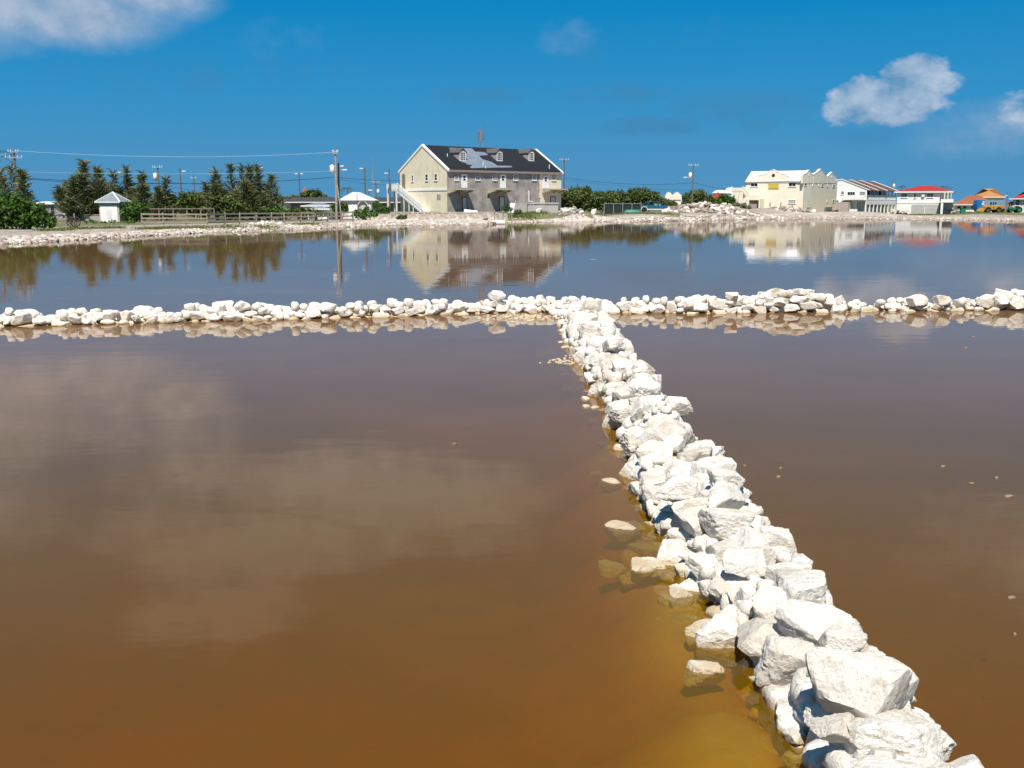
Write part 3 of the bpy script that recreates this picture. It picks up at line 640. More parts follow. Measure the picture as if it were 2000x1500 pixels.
# ------------------------------------------------------------------ the big cream and grey house
def build_main_house():
    o = gp(*Z3(650, 915), 1.02); o.z = 1.02; fr = Frame(o, R(40)); L, Wd = 22.0, 12.05
    L = fr.front(*Z3(1822, 700))[0]; Wd = fr.side(*Z3(166, 600))[0]
    H = fr.front(*Z3(655, 478))[1]; apex = fr.plane(*Z3(405, 225), (0, Wd / 2, 0), (1, 0, 0)).z
    print('house', o, L, Wd, H, apex)
    root = empty('two_storey_house', o, fr.a, 'big cream and bare grey two-storey house with dark roof, three dormers and patched silver roofing', 'house')
    # stucco: painted cream on the gables and the far end, bare render between
    m, t, b, out = new_mat('part_painted_stucco'); vec = N(t, 'ShaderNodeTexCoord').outputs['Object']; sp = N(t, 'ShaderNodeSeparateXYZ'); t.links.new(vec, sp.inputs[0])
    n1 = tex(t, scale=.55, detail=6, vec=vec); n2 = tex(t, scale=1.6, detail=7, vec=vec, rough=.65); mp = N(t, 'ShaderNodeMapping'); mp.inputs['Scale'].default_value = (.8, .8, .45); t.links.new(vec, mp.inputs[0]); n3 = tex(t, scale=1.3, detail=6, vec=mp.outputs[0])
    grey = ramp_n(t, n1.outputs[0], [(.36, (.235, .205, .195)), (.5, (.30, .265, .25)), (.60, (.37, .335, .31))]); grey = mixc(t, ramp_n(t, n3.outputs[0], [(.5, 0.0), (.66, .6)]), grey, (.44, .40, .37)); grey = mixc(t, ramp_n(t, n2.outputs[0], [(.62, 0.0), (.64, .5)]), grey, (.24, .21, .2))
    cream = ramp_n(t, n3.outputs[0], [(.32, (.64, .55, .41)), (.5, (.72, .635, .485)), (.7, (.75, .67, .52))]); cream = mixc(t, ramp_n(t, n2.outputs[0], [(.58, 0.0), (.75, .4)]), cream, (.58, .48, .35))
    wob = math_n(t, 'ADD', sp.outputs[0], math_n(t, 'MULTIPLY', math_n(t, 'SUBTRACT', n1.outputs[0], .5), 3.2))
    onf = math_n(t, 'LESS_THAN', sp.outputs[1], .06); mid = math_n(t, 'LESS_THAN', wob, L * .795); isl = math_n(t, 'GREATER_THAN', sp.outputs[0], .012)
    c = mixc(t, math_n(t, 'MULTIPLY', math_n(t, 'MULTIPLY', onf, mid), isl), cream, grey)
    t.links.new(c, b.inputs['Base Color']); b.inputs['Roughness'].default_value = .95; b.inputs['Specular IOR Level'].default_value = .15; bump(t, b, n2.outputs[0], .4, .03)
    w = MB(); w.prism([(0, 0, -.6), (0, Wd, -.6), (0, Wd, H), (0, Wd / 2, apex - .25), (0, 0, H)], (L, 0, 0)); w.build('wall', m, root)
    # roof slabs, sunk between raised white copings
    sl = (apex - .25 - H) / (Wd / 2); n_ = Vector((0, -sl, 1)).normalized(); ov = .32
    r = MB(); r.prism([(.22, -ov, H - ov * sl + .04), (.22, Wd / 2, apex - .2), (.22, Wd + ov, H - ov * sl + .04), (.22, Wd + ov, H - ov * sl + .2), (.22, Wd / 2, apex - .02), (.22, -ov, H - ov * sl + .2)], (L - .44, 0, 0))
    roof = r.build('roof', SHINGLE, root)
    rp = (0, 0, H + .04 + .16); RT = lambda zx, zy: fr.plane(*Z3(zx, zy), rp, n_)
    for (xa, xb) in ((-.12, .26), (L - .26, L + .12)):
        c_ = MB()
        for sg in (0, 1):
            y0, y1 = (-.42, Wd / 2) if sg == 0 else (Wd + .42, Wd / 2)
            z0, z1 = H - .42 * sl + .05, apex - .1
            c_.prism([(xa, y0, z0 - .12), (xa, y1, z1 - .12), (xa, y1, z1 + .24), (xa, y0, z0 + .2)], (xb - xa, 0, 0))
        c_.build('gable_coping', WHITE, root)
    # silver underlay where shingles were stripped: ragged steps, as laid in courses
    pts = [(668, 258), (902, 262), (935, 296), (1032, 302), (1074, 332), (975, 338), (1008, 372), (1108, 404), (1165, 440), (1312, 444), (1316, 458), (898, 466), (882, 455), (912, 436), (850, 428), (838, 412), (800, 404), (790, 372), (770, 340), (700, 305)]
    P = [RT(*q) for q in pts]; pm = MB(); pm.prism([p + n_ * .004 for p in P], n_ * .025); pm.build('roof_patch', FELT, roof)
    # courses of shingles as thin ribs
    sh = MB(); ncs = 26
    for i in range(ncs):
        y = -ov + (Wd / 2 + ov) * i / ncs; z = H + .2 + y * sl - .004
        sh.prism([(.24, y, z), (.24, y + .05, z + .05 * sl), (.24, y + .05, z + .05 * sl + .014), (.24, y, z + .018)], (L - .5, 0, 0))
    so = sh.build('shingle_courses', SHINGLE, roof); so['kind'] = 'stuff'
    e = MB(); e.box(.14, L - .14, -ov - .1, -ov + .02, H - ov * sl - .2, H - ov * sl + .14); e.box(.14, L - .14, -ov + .02, .0, H - ov * sl - .2, H - ov * sl - .12); e.build('gutter', mat('gutter_brown', (.27, .225, .21), .7), root)
    # dormers
    for (zx, zl, zr) in ((808, 778, 840), (1187, 1158, 1218), (1514, 1484, 1544)):
        p = RT(zx, 390); y0 = p.y; wq = .68; x0, x1 = p.x - wq, p.x + wq; zb = p.z; hq = 1.32; dep = (hq + .75) / sl
        d = MB(); d.prism([(x0, y0, zb - .15), (x1, y0, zb - .15), (x1, y0, zb + hq), (p.x, y0, zb + hq + .62), (x0, y0, zb + hq)], (0, dep, 0)); do = d.build('dormer', mat('dormer_render', (.40, .35, .33), .9, .2, 2, .3, 12, dirt=(.28, .25, .24)), root)
        q = MB(); q.prism([(x0 - .14, y0 - .15, zb + hq - .1), (p.x, y0 - .15, zb + hq + .60), (x1 + .14, y0 - .15, zb + hq - .1), (x1 + .14, y0 - .15, zb + hq + .0), (p.x, y0 - .15, zb + hq + .71), (x0 - .14, y0 - .15, zb + hq + .0)], (0, dep + .3, 0)); q.build('dormer_roof', mat('dormer_shingle', (.115, .10, .097), .85, .3, 3), do)
        window(root, FR(y0), p.x - .46, p.x + .46, zb + .08, zb + hq - .02, mun=(3, 4), fw=.12)
    f = FR()
    def fw_(a, b_, c_, d_): p, q = fr.front(*Z3(a, b_)), fr.front(*Z3(c_, d_)); return p[0], q[0], q[1], p[1]
    window(root, f, *fw_(727, 556, 764, 586), gm=GLASSP, mun=(1, 2))
    window(root, f, *fw_(944, 556, 984, 586), mun=(2, 1))
    for (a, c_) in ((1118, 1158), (1332, 1373), (1526, 1562), (1727, 1762)): window(root, f, *fw_(a, 535, c_, 588), mun=(3, 4))
    for (a, y0, c_, y1) in ((799, 533, 850, 668), (1197, 535, 1246, 670), (1640, 546, 1683, 672)):
        s0, s1, z0, z1 = fw_(a, y0, c_, y1); door(root, f, s0, s1, z0, z1, WHITE, [(.28, .72, .56, .72), (.28, .72, .76, .92)])
    BLAZ = mat('balcony_concrete', (.47, .42, .33), .95, .2, 1.5, .4, 15, dirt=(.28, .25, .22))
    for (a, c_, lowdoor) in ((652, 852, (806, 768, 848, 905)), (1066, 1246, (1187, 762, 1233, 892)), (1622, 1812, (1712, 762, 1757, 890))):
        s0, z0 = fr.front(*Z3(a, 690)); s1 = fr.front(*Z3(c_, 690))[0]; zt = fr.front(*Z3(a, 676))[1]; dep = 1.95
        bl = MB(); bl.box(s0, s1, -dep, 0.05, zt - .2, zt); bo = bl.build('balcony', BLAZ, root)
        for sx in (s0 + .02, (s0 + s1) / 2 + .4, s1 - .32):
            bb = MB(); bb.prism([(sx, 0.0, zt - .203), (sx, -dep + .06, zt - .203), (sx, -dep + .06, zt - .36), (sx, 0.0, zt - .78)], (.3, 0, 0)); bb.build('bracket', BLAZ, bo)
        a0, y0, a1, y1 = lowdoor; q0, q1, zz0, zz1 = fw_(a0, y0, a1, y1); door(root, f, q0, q1, -.05, zz1, mat('door_grey', (.50, .49, .48), .6), [], frame=DARK)
    vs = MB(); s0, s1, z0, z1 = fw_(1062, 735, 1082, 772); fbox(vs, f, s0, s1, -.02, .03, z0, z1); vs.build('wall_vent', DARK, root)
    # white vent pipes on the roof and a drain pipe on the wall
    for (zx, zy, hh) in ((652, 345, .45), (1020, 437, .65), (1046, 466, .4), (1699, 470, .65)):
        p = RT(zx, zy); v = MB(); v.tube((p.x, p.y, p.z - .1), (p.x, p.y, p.z + hh), .07); v.build('vent_pipe', WHITE, roof)
    s0, z1 = fr.front(*Z3(1485, 695)); s1, z0 = fr.front(*Z3(1520, 808)); v = MB(); v.path([(s0, -.12, z1), (s0, -.12, z0), (s1, -.12, z0), (s1, -.12, z0 - .4)], .085, 8); v.build('drain_pipe', WHITE, root)
    # gable end facing the fence
    g_ = SL()
    def sw(a, b_, c_, d_): p, q = fr.side(*Z3(a, b_)), fr.side(*Z3(c_, d_)); return q[0], p[0], q[1], p[1]
    for q in ((287, 541, 303, 596), (427, 533, 453, 590), (522, 528, 547, 588)): window(root, g_, *sw(*q), mun=(1, 2))
    s0, s1, z0, z1 = sw(545, 735, 583, 790); v = MB(); fbox(v, g_, s0, s1, 0, .04, z0, z1); v.build('shutter', GREYC, root)
    s0, s1, z0, z1 = sw(245, 678, 638, 694); v = MB(); fbox(v, g_, 0.02, s1, 0, .09, z0, z1); v.build('string_course', WHITE, root)
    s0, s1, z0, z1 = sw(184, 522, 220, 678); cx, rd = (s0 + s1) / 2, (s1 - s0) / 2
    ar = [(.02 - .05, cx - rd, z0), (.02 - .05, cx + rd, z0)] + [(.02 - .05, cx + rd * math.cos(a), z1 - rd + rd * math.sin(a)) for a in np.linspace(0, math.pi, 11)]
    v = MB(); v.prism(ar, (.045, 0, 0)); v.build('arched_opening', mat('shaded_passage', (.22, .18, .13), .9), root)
    zl = fr.side(*Z3(245, 686))[1]; yl0, yl1 = Wd - 1.3, Wd + 1.7                      # outside stair and landing
    st = MB(); st.box(-1.55, -.06, yl0, yl1, zl - .24, zl - .04); n = 15
    ye = fr.side(*Z3(395, 905), -1.5)[0]; yb = yl0
    for i in range(n):
        z = (zl - .1) * (n - 1 - i) / n; y = yb + (ye - yb) * i / n; st.box(-1.5, -.06, y, y + (ye - yb) / n, z - .28, z + .06)
    so = st.build('outside_stair', WHITE, root)
    for xx in (-1.55,):
        rl = MB(); rl.prism([(xx, yb, zl + .15), (xx, ye, .40), (xx, ye, .85), (xx, yb, zl + .80)], (.06, 0, 0)); rl.build('stair_balustrade', WHITE, so)
        rl = MB(); rl.bar((xx + .03, yb, zl + 1.0), (xx + .03, ye, 1.0), .12, .09); rl.build('hand_rail', WHITE, so)
    bl = MB(); bl.box(-1.58, -1.50, yl0, yl1, zl - .04, zl + .95); bl.box(-1.50, -.06, yl1 - .08, yl1, zl - .04, zl + .95); bl.build('landing_parapet', WHITE, so)
    for (x, y) in ((-1.45, yl1 - .15), (-1.45, yl0 + .3), (-.2, yl1 - .15)):
        c_ = MB(); c_.box(x - .1, x + .1, y - .1, y + .1, -.6, zl - .24); c_.build('post', WHITE, so)
    for k in (.25, .45, .62):
        y = yb + (ye - yb) * k; c_ = MB(); c_.box(-1.45, -1.33, y - .06, y + .06, -.6, (zl - .1) * (1 - k) - .2); c_.build('post', WHITE, so)
    # things beside the house
    d = 190.0; p = dp(939, 290, d); top = dp(939, 252, d).z
    mr = empty('antenna_mast', (p.x, p.y, .6), .3, 'slim lattice antenna mast rising behind the ridge of the big house', 'mast')
    hw = .34; l = MB(); hh = top - .6
    for (a, c_) in ((-1, -1), (1, -1), (1, 1), (-1, 1)): l.tube((a * hw, c_ * hw, 0), (a * hw, c_ * hw, hh), .035, n=5)
    l.build('mast_leg', METAL, mr); br = MB(); k = 0; z = 0
    while z < hh - .6:
        cs = [(-hw, -hw), (hw, -hw), (hw, hw), (-hw, hw)]
        for i in range(4): a, c_ = cs[i], cs[(i + 1) % 4]; br.tube((*a, z), (*c_, z + .6), .022, n=4); br.tube((*c_, z + .6), (*a, z + .6), .02, n=4)
        z += .6
    br.build('bracing', METAL, mr)
    for i, a in enumerate((.2, 2.2, 4.3)):
        an = MB(); an.box(hw * 1.5 * math.cos(a) - .13, hw * 1.5 * math.cos(a) + .13, hw * 1.5 * math.sin(a) - .06, hw * 1.5 * math.sin(a) + .06, hh - 2.1, hh - .2); an.build('panel_antenna', mat('antenna_grey', (.20, .23, .27), .5), mr)
    an = MB(); an.tube((0, 0, hh), (0, 0, hh + .7), .02, n=5); an.build('whip_antenna', METAL, mr)
build_main_house()

def stone_retaining_wall():
    a = gp(*Z3(75, 985), .38); c = gp(*Z3(1140, 985), .38); dv = (c - a); Lw = dv.length; ang = math.atan2(dv.y, dv.x)
    top = .45 + gp(0, 0, 0).z * 0 + (dp(*Z3(600, 918), (a.y + c.y) / 2).z - .38) - .42
    Hh = dp(*Z3(600, 920), (a.y + c.y) / 2).z - .2
    root = empty('retaining_wall', (a.x, a.y, .2), ang, 'low rubble stone retaining wall with a concrete cap in front of the big house', 'wall')
    b = MB(); b.box(0, Lw, .1, .6, -.5, Hh - .12); b.build('core', GREYC, root); cp = MB(); cp.box(-.05, Lw + .05, -.02, .75, Hh - .12, Hh + .02); cp.build('cap', mat('cap_concrete', (.36, .32, .30), .95, .15), root)
    its = []; x = 0.1
    rr = random.Random(3)
    while x < Lw - .1:
        z = -.1
        wv = rr.uniform(.3, .6)
        while z < Hh - .2:
            h = rr.uniform(.2, .36); its.append((x + rr.uniform(-.08, .08) + wv / 2, rr.uniform(.02, .1), z + h / 2, wv * .58, .14, h * .6, rr.gauss(0, .1))); z += h
        x += wv
    m = mat('warm_wall_stone', (.48, .38, .29), .95, .6, 1.6, .6, 12, dirt=(.28, .16, .09))
    o = link('facing_stones', chips_mesh('facing_stones', its, m), root); o['kind'] = 'stuff'
    p = gp(*Z3(1165, 905), 1.0); bx = empty('water_standpipe', (p.x, p.y, .9), .2, 'thin white standpipe by the grey lower door of the big house', 'standpipe')
    v = MB(); v.path([(0, 0, -.2), (0, 0, 1.75), (.12, -.05, 1.95)], .06, 6); v.build('pipe', WHITE, bx); v = MB(); v.box(-.28, -.08, -.15, .1, 0, .5); v.build('meter_box', WHITE, bx)
stone_retaining_wall()

def cistern_and_junk():
    p = Vector((0, 147, 0)); p = dp(*ZF(1010, 495), p.y); q = dp(*ZF(1700, 420), p.y); top = dp(*ZF(1300, 195), p.y).z
    r = empty('concrete_cistern', (p.x, p.y, .8), .02, 'stained grey concrete cistern with a slab lid in front of the big house', 'cistern'); Lc = q.x - p.x + .3; h = top - .8
    m = mat('cistern_concrete', (.46, .42, .41), .95, .22, .9, .5, 10, dirt=(.27, .24, .23), streak=True)
    b = MB(); b.box(0, Lc, 0, 3.0, -.4, h - .22); b.build('tank_wall', m, r); b = MB(); b.box(-.06, Lc + .1, -.1, 3.1, h - .22, h); b.build('lid', m, r)
    for x in (.35, .72, 2.2): b = MB(); b.box(x, x + .12, -.14, -.01, -.3, h - .24); b.build('buttress', m, r)
    # row of upright boards left of it, a leaning white board, a pipe end
    x0 = dp(*ZF(690, 480), p.y).x
    bw = empty('board_screen', (x0, p.y - .1, .95), 0, 'rough screen of upright weathered boards beside the concrete cistern', 'screen'); nb = 8; w = (p.x - x0 - .1) / nb
    for i in range(nb): b = MB(); hh = 1.55 + rng.uniform(-.25, .45); b.box(i * w + .02, (i + 1) * w - .03, rng.uniform(0, .05), .1, -.2, hh); b.build('board', mat('grey_board', (.42, .38, .35), .9, .3, 3), bw)
    l = dp(*ZF(600, 470), p.y - 1.0); u = dp(*ZF(640, 205), p.y - .8)
    lb = MB(); ax = Vector((.36, .05, 0)); lo_, hi_ = Vector((l.x, l.y, .95)), Vector((u.x, u.y, u.z)); lb.prism([lo_ - ax, lo_ + ax, hi_ + ax, hi_ - ax], (.02, .09, 0)); o = lb.build('leaning_board', WHITE2, None); tag(o, 'white board leaning against the weathered board screen', 'board')
    p2 = dp(*ZF(1290, 560), p.y - 5); o = link('boulder', rng.choice(MID)); o.location = (p2.x, p2.y, gz(p2.x, p2.y) + .22); o.scale = (.46, .4, .36); tag(o, 'single rounded white boulder on the green bank below the cistern', 'boulder')
    f0, f1 = gp(*ZF(200, 620), .35), gp(*ZF(410, 640), .35)
    rf = empty('small_fence', (f0.x, f0.y, .3), 0, 'short broken wooden fence at the end of the stone retaining wall', 'fence'); dx = f1.x - f0.x; dy = f1.y - f0.y
    for k, hh in ((0, 1.3), (.98, 1.25), (1.9, 1.0)): b = MB(); b.box(dx * k - .06, dx * k + .06, dy * k - .06, dy * k + .06, -.4, hh); b.build('post', WOODG, rf)
    b = MB(); b.bar((0, -.07, 1.05), (dx * 1.9, dy * 1.9 - .07, .95), .05, .13); b.build('rail', WOODG, rf)
    b0 = gp(*ZF(30, 705), .12); b1 = gp(*ZF(220, 700), .12); b = MB(); b.bar((b0.x, b0.y, .15), (b1.x, b1.y, .18), .22, .16); tag(b.build('plank', WOODG), 'grey plank lying at the water edge below the retaining wall', 'plank')
    p = gp(*ZF(300, 690), .15); b = MB(); b.box(p.x - .75, p.x + .75, p.y - .3, p.y + .4, .05, .42); tag(b.build('concrete_block', WHITE2, bevel=.05), 'white concrete block at the water edge by the broken fence', 'block')
    # pale slab of plywood lying by the wall of the house
    p = dp(*Z3(890, 912), 142); b = MB(); b.prism([(p.x - .9, p.y, 1.05), (p.x + .9, p.y + .6, 1.05), (p.x + .9, p.y + 1.2, 1.3), (p.x - .9, p.y + .6, 1.5)], (0, 0, .06)); tag(b.build('plywood_sheet', WHITE2), 'white sheet lying in front of the shaded lower door of the big house', 'sheet')
cistern_and_junk()

# ------------------------------------------------------------------ cream building with Dutch gables
def dutch_building():
    cp = gp(*Z5(1045, 628), .95); cp.z = .95; fr = Frame(cp, math.atan2(-.52, .854)); base = .95
    W0 = -fr.front(*Z5(345, 500))[0]; Ls = fr.side(*Z5(1458, 500))[0]; He = fr.front(*Z5(700, 268))[1]; rz = fr.front(*Z5(760, 150), 4.0)[1]
    print('dutch', cp, W0, Ls, He, rz)
    r = empty('dutch_gable_building', cp, fr.a, 'pale cream two-storey building with curved Dutch gables, white roof and a yellow sign', 'building')
    b = MB(); b.box(-W0, 0, 0, Ls, -.8, He); b.build('wall', CREAMB, r)
    rf = MB(); D = 7.0; rf.prism([(-W0 - .05, -.25, He - .1), (-W0 - .05, D / 2, rz), (-W0 - .05, D + .25, He - .1), (-W0 - .05, D, He - .3), (-W0 - .05, 0, He - .3)], (W0 + .02, 0, 0)); ro = rf.build('roof', WHITEROOF, r)
    for y in np.linspace(D + .5, Ls - 6, 2):
        q = MB(); q.prism([(-W0 + .3, y, He - .2), (-W0 + .3, y + 3.0, rz - .4), (-W0 + .3, y + 6, He - .2)], (W0 - .6, 0, 0)); q.build('rear_roof', WHITEROOF, ro)
    def gable(f2, pts, th, nm):        # pts in (s, z); solid parapet with thickness
        m = MB(); pf = [Vector(f2(s, .05, z)) for (s, z) in pts]; d = Vector(f2(0, -th, 0)) - Vector(f2(0, 0, 0)); m.prism(pf, d); go = m.build(nm, CREAMB, r)
        c = MB()
        for (a, z0), (a2, z1) in zip(pts[1:], pts[2:]):
            p, q = Vector(f2(a, -th / 2 + .05, z0 + .03)), Vector(f2(a2, -th / 2 + .05, z1 + .03))
            if (q - p).length > .02: c.bar(p, q, th + .08, .1) if abs(p.x - q.x) + abs(p.y - q.y) > .02 else c.box(p.x - .2, p.x + .2, p.y - .2, p.y + .2, min(p.z, q.z), max(p.z, q.z))
        c.build('coping', WHITE, go); return go
    def fz(zx, zy): return fr.front(*Z5(zx, zy))
    gable(FR(), [fz(500, 300), fz(500, 205), fz(560, 197), fz(600, 185), fz(645, 152), fz(692, 134), fz(735, 152), fz(785, 182), fz(850, 195), fz(858, 212), fz(886, 214), fz(886, 300)], .4, 'curved_gable')
    def sz(zx, zy): return fr.side(*Z5(zx, zy))
    for g_ in ([(1046, 300), (1048, 208), (1062, 190), (1090, 178), (1118, 140), (1135, 150), (1150, 185), (1176, 200), (1176, 300)], [(1178, 300), (1178, 195), (1200, 180), (1225, 165), (1265, 128), (1295, 160), (1320, 190), (1342, 215), (1342, 300)],
               [(1345, 300), (1346, 222), (1365, 205), (1402, 165), (1430, 195), (1445, 205), (1457, 232), (1458, 300)]):
        gable(SR(), [sz(*q) for q in g_], .4, 'curved_gable')
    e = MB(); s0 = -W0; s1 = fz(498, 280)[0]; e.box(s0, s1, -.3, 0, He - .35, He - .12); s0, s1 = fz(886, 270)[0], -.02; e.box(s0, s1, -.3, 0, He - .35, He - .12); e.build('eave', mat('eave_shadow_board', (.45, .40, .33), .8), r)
    f = FR()
    def w(a, b_, c, d, **k): p, q = fz(a, b_), fz(c, d); window(r, f, p[0], q[0], q[1], p[1], **k)
    w(418, 303, 497, 338, mun=(2, 1)); w(882, 298, 962, 335, mun=(2, 1)); w(880, 506, 958, 540, gm=GLASSP, mun=(3, 2))
    c = fz(692, 204); v = MB(); v.tube((c[0], -.02, c[1]), (c[0], -.09, c[1]), .32, n=16); v.build('round_vent', DARK, r)
    p, q = fz(634, 310), fz(754, 362); v = MB(); v.box(p[0], q[0], -.1, 0, q[1], p[1]); sg = v.build('sign_board', SIGNY, r)
    v = MB(); v.box(p[0] - .05, q[0] + .05, -.11, -.0, p[1], p[1] + .06); v.box(p[0] - .05, q[0] + .05, -.11, -.0, q[1] - .06, q[1]); v.build('sign_frame', mat('sign_edge', (.45, .28, .05), .6), sg)
    fs = SR()
    def ws(a, b_, c, d, **k): p, q = sz(a, b_), sz(c, d); window(r, fs, p[0], q[0], q[1], p[1], sill=False, **k)
    for q in ((1068, 301, 1096, 324), (1275, 313, 1301, 336), (1416, 322, 1440, 344), (1412, 506, 1434, 530)): ws(*q, mun=(1, 1), fm=CREAMB, fw=.12)
    for (a, b_, c, d) in ((1167, 305, 1174, 335), (1241, 308, 1248, 335), (1347, 312, 1354, 338), (1341, 505, 1348, 530), (1116, 190, 1124, 208), (1397, 212, 1405, 232)):
        p, q = sz(a, b_), sz(c, d); v = MB(); fbox(v, fs, p[0], q[0], 0, .12, q[1], p[1]); v.build('scupper', WHITE, r)
    p, q = sz(1310, 590), sz(1388, 634); v = MB(); fbox(v, fs, p[0], q[0], 0, .35, q[1], p[1]); v.build('meter_cabinet', mat('cabinet_grey', (.20, .21, .20), .6), r)
    p, q = sz(1085, 594), sz(1135, 618); v = MB(); fbox(v, fs, p[0], q[0], 0, .2, q[1], p[1]); v.build('wall_vent', GREYC, r)
    # outside stair in two flights on the left, with a landing on an arched block
    x0, zt = fz(318, 400); xl, zr = fz(215, 355); xm, zm = fz(430, 490); xe = fz(582, 500)[0]; st = MB(); wd = 1.5
    st.box(xl, -W0 + .0, -wd, .3, -.8, zt - .02); so = st.build('stair_block', CREAMB, r)
    ap = MB(); p, q = fz(228, 550), fz(296, 490); rd = abs(q[0] - p[0]) / 2; cx = (p[0] + q[0]) / 2
    ap.prism([(cx - rd, -wd - .02, -.2), (cx + rd, -wd - .02, -.2)] + [(cx + rd * math.cos(a), -wd - .02, q[1] - rd * .6 + rd * .6 * math.sin(a)) for a in np.linspace(0, math.pi, 9)], (0, .05, 0)); ap.build('arched_opening', mat('arch_recess_shade', (.62, .55, .45), .9), so)  # flat panel, shade of the arch put into its darker cream
    n = 10
    for (xa, za, xb, zb, ya, yb) in ((-W0, zt, xm, zm, -wd + .02, -.7), (xm, zm, fz(310, 560)[0], .0, -wd - 1.3, -wd - .05)):
        s2 = MB()
        for i in range(n): x = xa + (xb - xa) * i / n; z = za + (zb - za) * (i + 1) / n; s2.box(x, x + (xb - xa) / n, ya, yb, z - .3, z)
        fl = s2.build('stair_flight', CREAMB, so)
        for yy in (ya, yb): b2 = MB(); b2.prism([(xa, yy - .06, za - .1), (xb, yy - .06, zb - .1), (xb, yy - .06, zb + .8), (xa, yy - .06, za + .8)], (0, .12, 0)); b2.build('balustrade', CREAMB, fl); b2 = MB(); b2.bar((xa, yy, za + .85), (xb, yy, zb + .85), .2, .1); b2.build('rail', WHITE, fl)
    b2 = MB(); b2.box(xm - .1, xe, -wd - 1.2, -.05, zm - .25, zm); b2.box(xm - .1, xe, -wd - 1.2, -wd - 1.08, zm, zm + .75); b2.build('landing', CREAMB, so)
    b2 = MB(); b2.box(xm - .2, xm + .3, -wd - 1.25, -wd + .2, -.8, zm - .25); b2.box(xe - .3, xe, -wd - 1.2, -.05, -.8, zm - .25); b2.build('pier', CREAMB, so)
    b2 = MB()
    b2.box(xl - .05, -W0 + .0, -wd - .06, -wd + .06, zt - .02, zt + .75); b2.box(xl - .05, xl + .07, -wd + .06, .3, zt - .02, zt + .75); b2.build('parapet', CREAMB, so)
    for x in (xl, -W0 - .1): b2 = MB(); b2.box(x - .12, x + .16, -wd - .1, -wd + .18, zt + .75, zt + .98); b2.build('finial', WHITE, so)
    p, q = fz(455, 545), fz(545, 625); b2 = MB(); b2.box(p[0], q[0], -3.6, -2.9, -.6, p[1] - .1); o = b2.build('block_pier', mat('rough_block', (.36, .30, .28), .95), so)
    for zx in (707, 838, 975):                                     # bare posts in front
        s, z = fz(zx, 535 if zx != 975 else 555); w_ = fr.o + fr.ux * s - fr.uy * 3.0
        pb = MB(); pb.box(-.09, .09, -.09, .09, -.5, z - .0); o = pb.build('bare_post', WOODG); o.location = (w_.x, w_.y, fr.o.z)
        tag(o, {707: 'thin bare post below the yellow sign of the cream building', 838: 'thin bare post left of the pale lower window of the cream building', 975: 'shortest bare post near the corner of the cream building'}[zx], 'post', 'bare posts in front of the cream building')
dutch_building()

